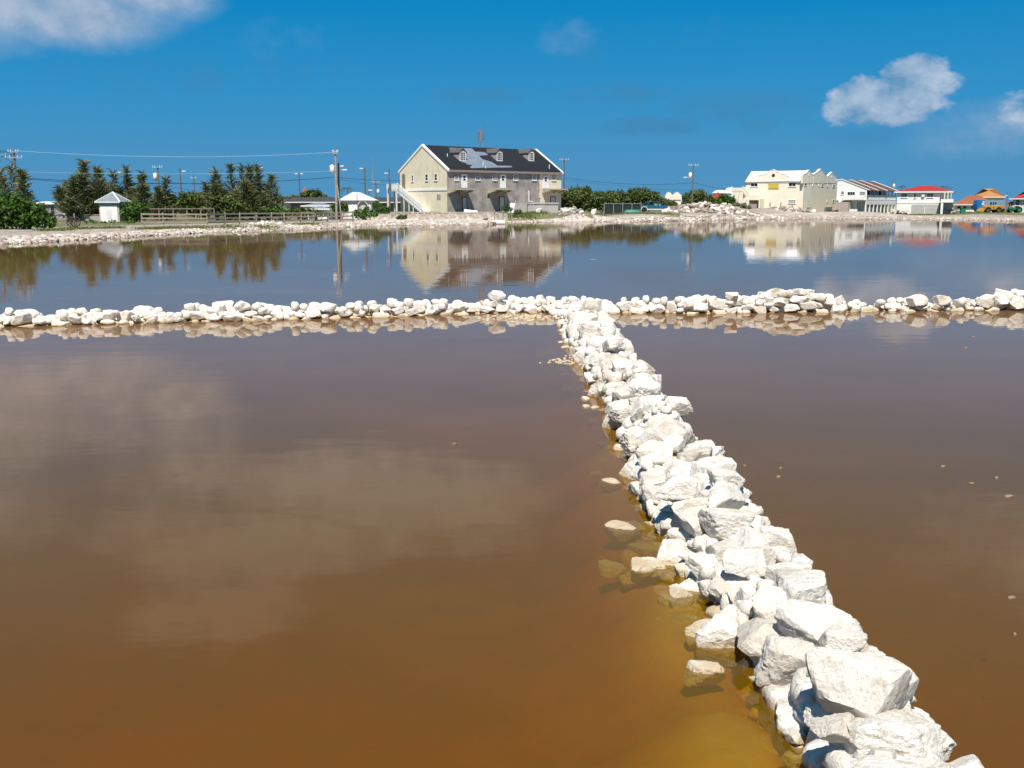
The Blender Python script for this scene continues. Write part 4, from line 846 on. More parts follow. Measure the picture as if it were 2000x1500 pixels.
# ------------------------------------------------------------------ white verandah building
def verandah_building():
    c = gp(*ZD(940, 992), .55); c.z = .55; fr = Frame(c, math.atan2(-.56, .83))
    W0 = -fr.front(*ZD(190, 500))[0]; Ls = fr.side(*ZD(1740, 560))[0]; print('verandah', c, W0, Ls)
    r = empty('verandah_building', c, fr.a, 'white two-storey building with a balustraded verandah and white-ribbed brown roof', 'building')
    fz = lambda a, b: fr.front(*ZD(a, b)); sz = lambda a, b, x0=0.: fr.side(*ZD(a, b), x0)
    he = fz(1005, 400)[1]; ap = fz(320, 140); hl = fz(190, 172)[1]; zf = fz(700, 670)[1]
    VD = 1.9                                                       # verandah depth: the wall stands back from the line of columns
    b = MB(); b.prism([(-W0, .0, zf - .1), (-.02, .0, zf - .1), (-.02, 0, he - .1), (ap[0], 0, ap[1] - .1), (-W0, 0, hl - .1)], (0, .25, 0)); b.build('gable_wall', WHITE2, r)
    b = MB(); b.box(-W0, -VD, .25, Ls, -.6, he - .3); b.build('wall', WHITE2, r)
    b = MB(); b.box(-W0 + 3.2, -.1, .9, 1.1, -.6, zf - .2); b.build('recessed_wall', mat('lilac_grey_wall', (.58, .55, .56), .9), r)
    b = MB(); b.box(-VD, 0, .0, Ls, zf - .28, zf); b.build('verandah_floor', WHITE2, r); b = MB(); b.box(-.14, .02, .0, Ls, zf - .95, zf - .283); b.build('fascia_beam', WHITE2, r)
    slope = (ap[1] - he) / (0 - ap[0])
    rf = MB(); rf.prism([(.35, .1, he - .14), (ap[0], .1, ap[1] - .05), (-W0 - .2, .1, hl - .05), (-W0 - .2, .1, hl - .22), (ap[0], .1, ap[1] - .22), (.35, .1, he - .3)], (0, Ls - .1, 0)); ro = rf.build('roof', RUSTROOF, r)
    for (y0, th) in ((-.12, .4), (Ls * .28, .22), (Ls * .6, .22), (Ls - .2, .3)):
        q = MB(); q.prism([(.5, y0, he - .16), (ap[0], y0, ap[1] - .02), (-W0 - .25, y0, hl - .02), (-W0 - .25, y0, hl + .18), (ap[0], y0, ap[1] + .1), (.5, y0, he - .04)], (0, th, 0)); q.build('roof_rib', WHITEROOF, ro)
    nc = 9
    for i in range(nc):
        y = .12 + (Ls - .4) * i / (nc - 1); q = MB(); q.box(-.2, .06, y - .14, y + .14, -.6, zf - .95); q.build('column', WHITE, r)
        q = MB(); q.box(-.16, .02, y - .1, y + .1, zf, he - .3); q.build('verandah_post', WHITE, r)
    rl = MB(); rl.box(-.14, .05, .05, Ls, zf + .86, zf + .98); rl.box(-.12, .03, .05, Ls, zf + .0, zf + .10); ra = rl.build('balustrade_rail', WHITE, r)
    nb = 30
    for i in range(nb): y = .3 + (Ls - .6) * i / (nb - 1); q = MB(); q.box(-.11, .02, y - .13, y + .13, zf + .1, zf + .86); q.build('baluster', WHITE, ra)
    for i in range(7):
        y = 1.6 + i * (Ls - 3) / 7; d = i % 3 != 2
        f = SR(-VD); (door if i in (1, 2, 5) else window)(r, f, y, y + 1.5, zf + (.02 if i in (1, 2, 5) else .9), zf + 2.05, *( [DARK] if i in (1, 2, 5) else []))
        q = MB(); fbox(q, f, y, y + 1.8, 0, .05, -.3, zf - 1.0); q.build('shop_front', [GLASS, mat('shopfront_grey', (.25, .25, .26), .5), GLASSP][i % 3], r)
    f = FR()
    def w(a, b_, c_, d_, **k): p, q = fz(a, b_), fz(c_, d_); window(r, f, p[0], q[0], q[1], p[1], **k)
    w(312, 455, 376, 518, mun=(1, 2)); w(480, 465, 660, 550, mun=(3, 1)); w(790, 462, 930, 555, gm=GLASSP, mun=(1, 1)); w(800, 590, 880, 630, gm=GLASSP, mun=(1, 1), sill=False)
    b = MB(); p = fz(395, 570); q = fz(900, 670); b.box(p[0], -.02, -1.2, -1.1, q[1], p[1]); b.box(p[0], -.02, -1.1, -.01, q[1] - .1, q[1] + .02); b.build('front_balcony', WHITE2, r)
    b = MB(); p = fz(380, 600); q = fz(280, 735); b.prism([(p[0], -1.2, p[1] - .8), (p[0], -1.2, p[1] + .1), (q[0], -1.2, q[1] + .6), (q[0], -1.2, q[1] - .3)], (0, 1.1, 0)); b.build('stair', WHITE2, r)
    b = MB(); p = fz(225, 730); q = fz(560, 990); b.box(p[0], q[0], -2.0, -.02, -.6, p[1]); b.build('block_annex', PINKB, r)
    p, q = fz(570, 755), fz(634, 862); b = MB(); b.box(p[0], q[0], .86, .92, q[1], p[1]); b.build('dark_doorway', DARK, r)
    p, q = fz(565, 910), fz(762, 990); b = MB(); b.box(p[0], q[0], -1.2, -.9, -.6, p[1]); b.build('low_wall', WHITE, r)
    p = fr.o + fr.ux * fz(270, 960)[0] - fr.uy * 4.5
    b = MB(); b.tube((p.x - 1.0, p.y, .62), (p.x + 1.0, p.y + .3, .68), .28, .2, 8); b.tube((p.x - .4, p.y - .4, .6), (p.x + .9, p.y - .2, .75), .2, .3, 8); tag(b.build('tyre_heap', RUBBER, None, True), 'black heap of old tyres at the corner of the pink block annex', 'tyre heap')
verandah_building()

def red_roof_house():
    z = .42; c = gp(*Z6(685, 455), z); c.z = z; fr = Frame(c, R(-25)); fz = lambda a, b: fr.front(*Z6(a, b))
    W0 = fz(1126, 400)[0]; he = fz(800, 232)[1]; D = 11.0; ra = fr.front(*Z6(965, 172), D / 2)
    r = empty('red_roof_house', c, fr.a, 'white two-storey house with a low red hip roof and a grey ground-floor panel', 'house')
    b = MB(); b.box(0, W0, 0, D, -.6, he - .12); b.build('wall', WHITE2, r)
    W1 = fz(1258, 300)[0]
    o = .45; rf = MB(); x0, x1 = -o, W1 + .2; zr = ra[1]; cx = (x0 + x1) / 2
    rf.add([(x0, -o, he), (x1, -o, he), (x1, D + o, he), (x0, D + o, he), (cx - 1.2, D / 2, zr), (cx + 1.2, D / 2, zr), (x0, -o, he - .16), (x1, -o, he - .16), (x1, D + o, he - .16), (x0, D + o, he - .16)],
           [(0, 1, 5, 4), (1, 2, 5), (2, 3, 4, 5), (3, 0, 4), (6, 7, 1, 0), (7, 8, 2, 1), (8, 9, 3, 2), (9, 6, 0, 3), (9, 8, 7, 6)]); ro = rf.build('roof', REDROOF, r)
    b = MB(); b.box(x0 - .06, x1 + .06, -o - .07, -o - .003, he - .22, he + .02); b.build('fascia', WHITE, ro)
    f = FR(); 
    def w(a, b_, c_, d_, **k): p, q = fz(a, b_), fz(c_, d_); window(r, f, p[0], q[0], q[1], p[1], **k)
    w(740, 257, 796, 290, mun=(2, 2)); w(1006, 257, 1064, 290, mun=(2, 2)); w(872, 259, 888, 294, mun=(1, 2))
    p, q = fz(950, 252), fz(978, 288); b = MB(); b.box(p[0], q[0], -.3, -.0, q[1], p[1]); b.build('air_conditioner', CERAM, r)
    p, q = fz(845, 366), fz(1120, 455); b = MB(); b.box(p[0], q[0], -.06, 0, -.3, p[1]); b.build('grey_panel', mat('bare_block_grey', (.44, .42, .40), .95, .15, 1.5), r); b = MB(); s = fz(982, 390); b.box(s[0] - .06, s[0] + .06, -.1, -.06, -.3, s[1]); b.build('pipe', WHITE, r)
    b = MB(); zz = fz(800, 350)[1]; b.box(-.02, W0, -.05, 0, zz - .08, zz + .02); b.build('string_course', mat('course_grey', (.60, .60, .60), .8), r)
    # right wing: upper gallery over an open ground floor
    zb, zt = fz(1200, 345)[1], fz(1200, 310)[1]
    b = MB(); b.box(W0, W1 + .35, -1.4, D - 1, zb, zb + .2); b.build('gallery_floor', WHITE2, r); b = MB(); b.box(W0 + .3, W1 + .35, -1.4, -1.3, zb + .2, zt); b.build('gallery_parapet', WHITE, r)
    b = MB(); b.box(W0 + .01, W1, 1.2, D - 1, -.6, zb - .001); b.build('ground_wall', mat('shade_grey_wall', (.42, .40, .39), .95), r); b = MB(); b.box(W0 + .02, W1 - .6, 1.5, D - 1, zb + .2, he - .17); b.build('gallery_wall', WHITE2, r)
    for x in (W0 + .9, W0 + 2, (W0 + W1) / 2 + .4, W1 - .1): b = MB(); b.box(x - .07, x + .07, -1.2, -1.05, zt, he - .17); b.build('post', WHITE, r)
    b = MB(); b.box(W0 + .35, W0 + .75, -1.35, -.95, -.6, zb); b.build('pier', WHITE, r)
    for i, (zx, zy, s, nm) in enumerate(((710, 440, .8, 'heap of pale rubble at the left corner of the red roofed white house'), (1235, 440, .9, 'dark heap of rubble under the gallery of the red roofed white house'))):
        p = dp(*Z6(zx, zy), c.y - 3); its = [(rng.gauss(0, s), rng.gauss(0, .5), abs(rng.gauss(0, .35)), rng.uniform(.15, .4), rng.uniform(.15, .3), rng.uniform(.12, .25), rng.uniform(0, 6)) for _ in range(40)]
        o = link('rubble_heap', chips_mesh('rubble_heap', its, None if i == 0 else GREYC)); o.location = (p.x, p.y, gz(p.x, p.y) + .1); tag(o, nm, 'rubble heap')
red_roof_house()

def hip(mb, x0, x1, y0, y1, z0, z1, inset):
    cy = (y0 + y1) / 2
    return mb.add([(x0, y0, z0), (x1, y0, z0), (x1, y1, z0), (x0, y1, z0), (x0 + inset, cy, z1), (x1 - inset, cy, z1)], [(0, 1, 5, 4), (1, 2, 5), (2, 3, 4, 5), (3, 0, 4), (3, 2, 1, 0)])
def simple_house(name, label, pxl, pxr, ybase, yeave, yridge, d, wallm, roofm, depth=6.0, inset=None, ov=.35, zg=None, cat='house', gable=False):
    a = dp(pxl, ybase, d); zg = (.35 if zg is None else zg); a.z = zg; rz = -math.atan2(a.x, d) * 1.12 if a.x > 15 else 0.0
    fr = Frame(a, rz); w = fr.front(pxr, ybase)[0]; he = fr.front(pxl, yeave)[1] + zg; hr = fr.front((pxl + pxr) / 2, yridge, depth / 2)[1] + zg
    r = empty(name, a, rz, label, cat); r['w'] = w; m = MB(); m.box(0, w, 0, depth, -.5, he - zg); m.build('wall', wallm, r)
    q = MB()
    if gable: q.prism([(-ov, -ov, he - zg), (w + ov, -ov, he - zg), (w / 2, -ov, hr - zg)], (0, depth + 2 * ov, 0))
    else: hip(q, -ov, w + ov, -ov, depth + ov, he - zg + .001, hr - zg, (depth / 2 if inset is None else inset))
    ro = q.build('roof', roofm, r); q = MB(); q.box(-ov - .03, w + ov + .03, -ov - .06, -ov - .004, he - zg - .14, he - zg + .05); q.build('fascia', WHITE, ro)
    return r, w, he - zg
def other_houses():
    # right edge
    r, w, h = simple_house('brown_roof_house', 'low white house under a wide brown roof, left of the blue truck', 1864, 1937, 413, 399.5, 381, 238, WHITE2, BROWNROOF, 9, 3.5, .6)
    f = FR()
    for px in (1873, 1883, 1897.5): x = dp(px, 401, 238).x - r.location.x; window(r, f, x - .35, x + .35, h - .85, h - .4, mun=(1, 1), sill=False)
    p = dp(1880, 415, 202); b = MB(); b.box(-.45, .45, -.4, .4, 0, .95); o = b.build('wheeled_bin', GREENP, bevel=.06); o.location = (p.x, p.y, gz(p.x, p.y)); b = MB(); b.box(-.49, .49, -.46, .44, .95, 1.05); b.build('lid', GREENP, o); tag(o, 'square green bin in front of the low brown roofed house', 'bin')
    r, w, h = simple_house('orange_roof_house', 'house with a broad orange hip roof showing behind the brown roof', 1898, 1957, 400, 385, 368.5, 285, WHITE2, ORANGEROOF, 12, 6.0, .8)
    r2, w, h = simple_house('far_red_house', 'pale house with a bright red hip roof at the far right shore', 1977, 2045, 410, 388, 370, 222, mat('pale_peach_wall', (.70, .62, .56), .9), REDROOF, 10, 5, .7); x = dp(1979, 398, 222).x - r2.location.x + .5; window(r2, FR(), x, x + .7, h - 1.4, h - .3)
    # middle distance, over the bushes
    r, w, h = simple_house('small_red_roof', 'distant house of which a red hip roof shows behind a bush', 1388, 1414, 398, 388, 375.5, 235, WHITE2, REDROOF, 6, 2.0, .4)
    a = dp(1398, 385, 262); hq = empty('white_roof_house', (a.x, 262, .4), 0, 'distant white house with a stepped white roof left of the cream building stair', 'house')
    for (pa, pb, yt, ye) in ((1398, 1425, 371, 377), (1420, 1441, 366, 378)):
        xa, xb = dp(pa, 380, 262).x - a.x, dp(pb, 380, 262).x - a.x; m = MB(); zt, ze = dp(pa, yt, 262).z - .4, dp(pa, ye, 262).z - .4; m.box(xa, xb, 0 + (yt == 371) * .5, 7, -.4, ze); w_ = m.build('wall', WHITE2, hq); q = MB(); q.prism([(xa - .3, -.3, ze), (xb + .3, -.3, ze), (xb - 1.2, 2.5, zt), (xa + 1.2, 2.5, zt)], (0, 4, 0)); q.build('roof', WHITEROOF, hq)
    a = dp(1299, 392, 250); gq = empty('far_cream_house', (a.x, 250, .4), 0, 'distant cream house with twin pointed gables over the bushes', 'house')
    m = MB(); bx = dp(1331, 392, 250).x - a.x; zz = lambda y: dp(1300, y, 250).z - .4; m.box(0, bx, 0, 8, -.4, zz(381)); m.build('wall', CREAMB, gq)
    for (pa, pc, pb) in ((1300, 1306, 1313), (1314, 1322, 1330)):
        xs = [dp(p, 380, 250).x - a.x for p in (pa, pc, pb)]; q = MB(); q.prism([(xs[0], -.2, zz(390)), (xs[0], -.2, zz(381)), (xs[1] - .4, -.2, zz(376.5)), (xs[1], -.2, zz(375)), (xs[1] + .4, -.2, zz(376.5)), (xs[2], -.2, zz(381)), (xs[2], -.2, zz(390))], (0, .6, 0)); q.build('gable', CREAMB, gq)
    # left
    r, w, h = simple_house('flat_white_cabin', 'low grey cabin with a flat white roof left of the feathery trees', 66, 134, 421, 397, 393.5, 140, mat('cabin_grey', (.30, .28, .29), .9), WHITEROOF, 6, .5, .3, cat='cabin')
    f = FR(); x = dp(103, 410, 140).x - r.location.x; window(r, f, x - .25, x + .25, h - 1.5, h - .5, fm=GREYC, sill=False); xa = dp(124, 410, 140).x - r.location.x; m = MB(); m.box(xa, w + .02, -.06, 0.0, -.3, h - .1); m.build('white_panel', WHITE2, r)
    a, b = dp(104, 433, 122), dp(198, 433, 122); m = MB(); zt = dp(104, 420, 122).z; m.box(a.x, b.x, 122, 122.3, -.1, zt); o = m.build('low_block_wall', mat('block_wall_grey', (.36, .32, .30), .95, .2, 1.0)); q = MB(); q.box(a.x - .05, b.x + .05, 121.95, 122.35, zt, zt + .08); q.build('cap', GREYC, o); tag(o, 'long low grey block wall between the green thicket and the white kiosk', 'wall')
    rb = empty('long_bungalow', (dp(500, 400, 186).x, 186, .35), 0, 'long low bungalow with charcoal roof stretching behind the utility poles', 'bungalow'); X = lambda px: dp(px, 400, 186).x - rb.location.x; ZZ = lambda y: dp(600, y, 186).z - .35
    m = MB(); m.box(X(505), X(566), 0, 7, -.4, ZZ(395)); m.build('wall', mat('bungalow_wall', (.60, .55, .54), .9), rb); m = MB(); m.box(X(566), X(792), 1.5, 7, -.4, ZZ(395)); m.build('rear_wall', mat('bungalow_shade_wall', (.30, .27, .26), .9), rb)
    m = MB(); hip(m, X(500), X(570), -.5, 7.5, ZZ(395), ZZ(380), 3.6); m.build('hip_roof', DARKROOF, rb); m = MB(); m.prism([(X(560), .4, ZZ(395) + .02), (X(560), 4.2, ZZ(385)), (X(560), 8, ZZ(395) + .02)], (X(795) - X(560), 0, 0)); m.build('main_roof', DARKROOF, rb)
    m = MB(); m.box(X(500), X(795), -.58, -.50, ZZ(396), ZZ(394.3)); m.build('fascia', WHITE, rb)
    for px in (520, 545): window(rb, FR(), X(px) - .4, X(px) + .4, ZZ(404), ZZ(399), gm=GLASSP, mun=(2, 1), sill=False)
    rs = empty('small_white_house', (dp(592, 412, 136).x, 136, .3), 0, 'small white house with overlapping blue-grey roofs behind the rail fence', 'house'); X = lambda px: dp(px, 400, 136).x - rs.location.x; ZZ = lambda y: dp(600, y, 136).z - .3
    for (pa, pb, ye, yr, y0, dep) in ((592, 640, 402, 396.5, 0, 5), (608, 646, 408, 402.5, -2.2, 3)):
        m = MB(); m.box(X(pa), X(pb), y0, y0 + dep, -.4, ZZ(ye)); m.build('wall', WHITE2, rs); m = MB(); hip(m, X(pa) - .25, X(pb) + .25, y0 - .3, y0 + dep + .3, ZZ(ye), ZZ(yr), 1.3); ro = m.build('roof', GREYROOF, rs); m = MB(); m.box(X(pa) - .28, X(pb) + .28, y0 - .36, y0 - .303, ZZ(ye) - .1, ZZ(ye) + .06); m.build('fascia', WHITE, ro)
    window(rs, FR(-2.2), X(635), X(639), ZZ(412), ZZ(409.5), sill=False)
    D = 138; rg = empty('white_gable_house', (dp(666, 412, D).x, D, .3), 0, 'small white house with a wide white gable roof and round arch porch', 'house'); X = lambda px: dp(px, 400, D).x - rg.location.x; ZZ = lambda y: dp(690, y, D).z - .3
    m = MB(); m.box(X(666), X(725), 0, 6, -.4, ZZ(392)); m.build('wall', mat('lilac_white_wall', (.62, .57, .58), .9), rg); m = MB(); m.prism([(X(660), -.4, ZZ(391.5)), (X(690.5), -.4, ZZ(375)), (X(728), -.4, ZZ(391.5))], (0, 7, 0)); m.build('roof', WHITEROOF, rg)
    m = MB(); m.box(X(680), X(697), -.06, 0, -.3, ZZ(400)); m.box(X(720), X(723), -.06, 0, -.3, ZZ(398)); m.build('white_panel', WHITE, rg); window(rg, FR(), X(689), X(694), ZZ(405), ZZ(399), gm=GLASSP, sill=False)
    m = MB(); cx, rd = (X(698) + X(720)) / 2, (X(720) - X(698)) / 2
    ring = lambda R_: [(cx + R_ * math.cos(a), -.3, ZZ(403) + R_ * math.sin(a)) for a in np.linspace(0, math.pi, 13)]
    o1, i1 = ring(rd), ring(rd - .13)
    for k in range(12): m.prism([o1[k], o1[k + 1], i1[k + 1], i1[k]], (0, .25, 0))
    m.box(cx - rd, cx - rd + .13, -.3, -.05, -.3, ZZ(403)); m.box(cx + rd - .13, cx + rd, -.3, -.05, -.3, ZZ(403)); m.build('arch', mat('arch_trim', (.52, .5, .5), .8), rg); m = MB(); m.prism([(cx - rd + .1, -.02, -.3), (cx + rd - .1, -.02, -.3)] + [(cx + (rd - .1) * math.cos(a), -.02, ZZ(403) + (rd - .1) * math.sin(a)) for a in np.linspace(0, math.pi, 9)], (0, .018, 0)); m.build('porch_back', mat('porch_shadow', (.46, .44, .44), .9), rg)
    a = dp(596, 378, 260); m = MB(); q = MB(); zt = dp(596, 364.5, 260).z; q.add([(a.x - .8, 259.2, zt - 1.7), (a.x + .8, 259.2, zt - 1.7), (a.x + .8, 260.8, zt - 1.7), (a.x - .8, 260.8, zt - 1.7), (a.x, 260, zt)], [(0, 1, 4), (1, 2, 4), (2, 3, 4), (3, 0, 4), (3, 2, 1, 0)])
    t = empty('red_turret', (0, 0, 0), 0, 'tiny pointed red turret roof poking above the trees', 'turret'); m.box(a.x - .6, a.x + .6, 259.4, 260.6, .2, zt - 1.7); m.build('wall', WHITE2, t); q.build('roof', mat('faded_red_roof', (.42, .10, .12), .8), t)
    r, w, h = simple_house('pink_house', 'pink house glimpsed between the feathery trees behind the round shrub', 284, 299, 400, 390, 385, 190, mat('pink_wall', (.62, .42, .38), .9), mat('pink_roof', (.52, .33, .32), .8), 5, 1.0, .2)
    r, w, h = simple_house('far_white_roof', 'small distant white roof between the tall feathery trees and the bungalow', 450, 470, 400, 391, 386.5, 200, WHITE2, WHITEROOF, 5, 1.5, .3)
other_houses()

def kiosk():
    a = gp(*Z1(985, 862), .36); fr = Frame((a.x, a.y, .33), R(-9)); f = FR()
    fz = lambda x, y: fr.front(*Z1(x, y)); s1 = fz(1158, 800)[0]; he = fz(1060, 672)[1]; ap = fr.front(*Z1(1078, 577), 1.2)[1]; dpth = 2.0
    r = empty('white_kiosk', fr.o, fr.a, 'small square white kiosk with louvred shutter and grey pyramid roof near the shore', 'kiosk')
    wm = mat('kiosk_wall', (.42, .40, .41), .85, .1); s0 = -.12; s1 += .12
    m = MB(); m.box(s0, s1, 0, dpth, -.4, he); m.build('wall', wm, r)
    m = MB(); p, q = fz(978, 708), fz(1155, 855); m.box(p[0], q[0], -.07, 0, -.1, p[1]); sh = m.build('shutter_panel', WHITE, r)
    for i in range(9): z = .35 + i * (p[1] - .7) / 9; m = MB(); cx = (p[0] + q[0]) / 2; m.box(cx - .32, cx + .32, -.10, -.07, z, z + .10); m.build('louvre_slat', WHITE, sh)
    o = .3; m = MB(); cx, cy = (s0 + s1) / 2, dpth / 2; B = [(s0 - o, -o, he), (s1 + o, -o, he), (s1 + o, dpth + o, he), (s0 - o, dpth + o, he)]; A = (cx, cy, ap)
    m.add(B + [A], [(0, 1, 4), (1, 2, 4), (2, 3, 4), (3, 0, 4), (3, 2, 1, 0)]); ro = m.build('roof', GREYROOF, r)
    for b in B: m = MB(); m.bar(Vector(b) + Vector((0, 0, .03)), Vector(A) + Vector((0, 0, .03)), .13, .07); m.build('ridge_cap', WHITEROOF, ro)
    m = MB(); m.box(s0 - o - .02, s1 + o + .02, -o - .05, -o - .003, he - .10, he + .03); m.build('fascia', CERAM, ro)
kiosk()

# ------------------------------------------------------------------ fences
def rail_fence():
    L = [(277, 441), (320, 441), (364, 441.5), (406, 441.5), (440, 440), (468, 439), (501, 438.3), (530, 437.5), (555, 437), (588, 436.3), (613, 436), (640, 435), (666, 434.5), (690, 434)]
    ps = [gp(px, 394 + (py - 394) * .985, .32) for px, py in L]; r = empty('rail_fence', (ps[0].x, ps[0].y, .3), 0, 'long weathered grey three-rail wooden fence along the shore', 'fence'); o = r.location
    tops = []
    for i, p in enumerate(ps):
        zg = gz(p.x, p.y); h = 1.15 + rng.uniform(-.05, .08); m = MB(); m.box(-.07, .07, -.07, .07, -.4, h); q = m.build('post', WOODG, r); q.location = (p.x - o.x, p.y - o.y, zg - o.z); q.rotation_euler = (rng.gauss(0, .03), rng.gauss(0, .03), .3); tops.append((p, zg))
    for (p, z0), (q, z1) in zip(tops, tops[1:]):
        for h in (.28, .66, 1.04):
            m = MB(); j = rng.gauss(0, .02); m.bar((p.x - o.x, p.y - o.y - .09, z0 + h + j - o.z), (q.x - o.x, q.y - o.y - .09, z1 + h + rng.gauss(0, .02) - o.z), .045, .15); m.build('rail', WOODG, r)
    a, b = dp(282, 410, 118), dp(418, 409, 124); r2 = empty('back_rail_fence', (a.x, a.y, .3), 0, 'thin single-rail fence behind the shrubs, further back than the long rail fence', 'fence'); n = 6
    for i in range(n): t = i / (n - 1); m = MB(); x, y = (b.x - a.x) * t, (b.y - a.y) * t; m.box(x - .05, x + .05, y - .05, y + .05, -.3, 1.55); m.build('post', WOODG, r2)
    m = MB(); m.bar((0, -.07, 1.45), (b.x - a.x, b.y - a.y - .07, 1.45), .05, .12); m.build('rail', WOODG, r2)
    a, b = dp(1180, 412, 168), dp(1252, 411, 170); r3 = empty('netting_fence', (a.x, a.y, .8), math.atan2(b.y - a.y, b.x - a.x), 'fence of pale posts hung with dark green netting left of the blue car', 'fence'); Lf = (b - a).length; h = dp(1200, 398, 168).z - .8
    n = 5
    for i in range(n): x = Lf * i / (n - 1); m = MB(); m.tube((x, 0, -.5), (x, 0, h), .06); m.build('post', METAL, r3)
    m = MB(); m.box(0, Lf, .08, .11, -.2, h - .1); m.build('netting', NETTING, r3); m = MB(); m.tube((0, 0, h), (Lf, 0, h), .045); m.build('top_rail', METAL, r3)
rail_fence()

# ------------------------------------------------------------------ plants
def leaf_cloud(lumps, n, size, rnd, flat=.55):
    """Leaf-sized quads spread through lumps (x, y, z, r): mostly near each lump's surface, some inside."""
    L = np.array(lumps); w = L[:, 3] ** 2; idx = rnd.choice(len(L), n, p=w / w.sum())
    d = rnd.normal(size=(n, 3)); d /= np.linalg.norm(d, axis=1)[:, None]
    rad = L[idx, 3] * (1 - .42 * rnd.random(n) ** 1.6) * (1 + .16 * rnd.normal(size=n).clip(-1, 1.6))
    c = L[idx, :3] + d * rad[:, None] * np.array([1, 1, .92])
    nrm = d * .7 + rnd.normal(size=(n, 3)) * .6 + np.array([0, 0, .35]); nrm /= np.linalg.norm(nrm, axis=1)[:, None]
    a = np.cross(nrm, rnd.normal(size=(n, 3))); a /= np.linalg.norm(a, axis=1)[:, None]; b = np.cross(nrm, a)
    s = size * (.6 + .8 * rnd.random(n)); a *= s[:, None]; b *= (s * flat)[:, None]
    V = np.stack([c - a, c - b * .9 + nrm * s[:, None] * .15, c + a, c + b * .9 + nrm * s[:, None] * .15], 1).reshape(-1, 3)
    F = np.arange(n * 4).reshape(-1, 4); tint = np.repeat((rnd.random(n) * .8 + .2 * rnd.random(n) ** 6).clip(0, 1), 4)
    return V, F, tint
def stems(lumps, base, r, rnd, k=5):
    m = MB()
    for i in range(min(k, len(lumps))):
        x, y, z, q = lumps[i]; p0 = Vector((x * .35 + rnd.gauss(0, .1), y * .35, base)); p2 = Vector((x, y, z)); p1 = (p0 + p2) / 2 + Vector((rnd.gauss(0, .15), rnd.gauss(0, .15), .1)); m.tube(p0, p1, r, r * .7, 6); m.tube(p1, p2, r * .7, r * .3, 5)
    return m
def shrub(label, d, lumps, m=LEAF_B, size=.2, dens=95, cat='shrub', name='shrub', group=None, depth=.8):
    """lumps in photo points (px, py, radius in px) at distance d; real positions and sizes come from d."""
    ls = []; mp = d / 2000.0; cx = sum(l[0] for l in lumps) / len(lumps); o = dp(cx, 420, d); zg = gz(o.x, o.y)
    for (px, py, r) in lumps:
        p = dp(px, py, d); rr = r * mp; ls.append((p.x - o.x, rng.uniform(-.4, .4) * rr * depth, p.z - zg, rr))
    ext = []
    for (x, y, z, r) in ls:                                        # break every lump into smaller knobs
        k = 5
        for _ in range(k):
            a = rng.uniform(0, 6.28); e = rng.uniform(-.2, 1.0); ext.append((x + math.cos(a) * r * .62, y + math.sin(a) * r * .62 * depth, z + e * r * .55, r * rng.uniform(.38, .6)))
    al = ls + ext; area = sum(q[3] ** 2 for q in al) * 4; n = int(min(9000, max(250, area * dens * .5)))
    root = empty(name, (o.x, o.y, zg), 0, label, cat, group)
    V, F, t = leaf_cloud(al, n, size, nrng); keep = None
    lo = V.reshape(-1, 4, 3)[:, :, 2].min(1) > .02; F4 = F[lo]
    link('foliage', fast_mesh('foliage', V, F4, m, t), root)
    stems(ls, -.3, .06, rng).build('stem', BARK, root)
    return root
shrub('big bright green thicket sprawling over the shore at the left edge', 84, [(-55, 402, 48), (-10, 408, 40), (30, 412, 34), (62, 420, 27), (86, 430, 18), (98, 437, 10), (10, 432, 22), (50, 436, 18), (-60, 435, 22), (75, 440, 10)], LEAF_A, .17, 150, 'thicket')
shrub('rounded dark green shrub hugging the right side of the white kiosk', 117, [(258, 410, 20), (275, 412, 15), (248, 420, 12), (266, 424, 13), (282, 422, 8)], LEAF_A, .17, 130)
shrub('low green creeper growing in front of the white kiosk', 106, [(168, 437, 6), (185, 438, 7), (202, 439, 8), (220, 438, 9), (234, 439, 7), (180, 432, 5)], LEAF_A, .13, 150)
shrub('small low green creeper to the right of the kiosk, under the round shrub', 107, [(252, 438, 6), (262, 437, 5), (245, 436, 5)], LEAF_A, .13, 150)
shrub('dark undergrowth at the foot of the twin-spired tree, left of the kiosk', 131, [(128, 402, 11), (146, 398, 15), (164, 402, 15), (182, 400, 14), (150, 412, 10), (176, 412, 10)], LEAF_B, .2, 110)
shrub('dark undergrowth below the slender trees behind the kiosk roof', 137, [(206, 398, 12), (222, 394, 14), (240, 394, 14), (258, 392, 13), (276, 394, 12), (296, 396, 12)], LEAF_B, .2, 110)
shrub('olive shrub mass just right of the round kiosk shrub, behind the rail fence', 128, [(318, 402, 17), (336, 392, 17), (352, 402, 18), (330, 414, 14), (300, 414, 12), (362, 388, 14)], LEAF_B, .2, 110)
shrub('tallest olive shrub behind the middle of the rail fence, beneath slim poles', 131, [(378, 388, 17), (392, 396, 20), (408, 400, 17), (372, 408, 16), (400, 414, 14)], LEAF_B, .2, 110)
shrub('broad olive shrub at the foot of the tall feathery grove, behind the rail fence', 127, [(428, 396, 18), (448, 398, 18), (470, 402, 15), (440, 412, 14), (488, 408, 12), (462, 416, 12), (505, 412, 8)], LEAF_B, .2, 110)
shrub('low green shrub behind the rail fence in front of the bungalow wall', 122, [(525, 414, 9), (542, 412, 10), (560, 415, 10), (575, 413, 8), (548, 422, 10)], LEAF_A, .18, 120)
shrub('low green shrub behind the rail fence in front of the small white house', 122, [(588, 414, 9), (604, 415, 10), (622, 417, 8), (640, 418, 6), (612, 424, 8), (590, 424, 9)], LEAF_B, .18, 120)
shrub('rounded green shrub between the leaning pole stays and the arch porch house', 128, [(656, 406, 9), (668, 404, 10), (660, 413, 8), (674, 411, 7)], LEAF_A, .17, 130)
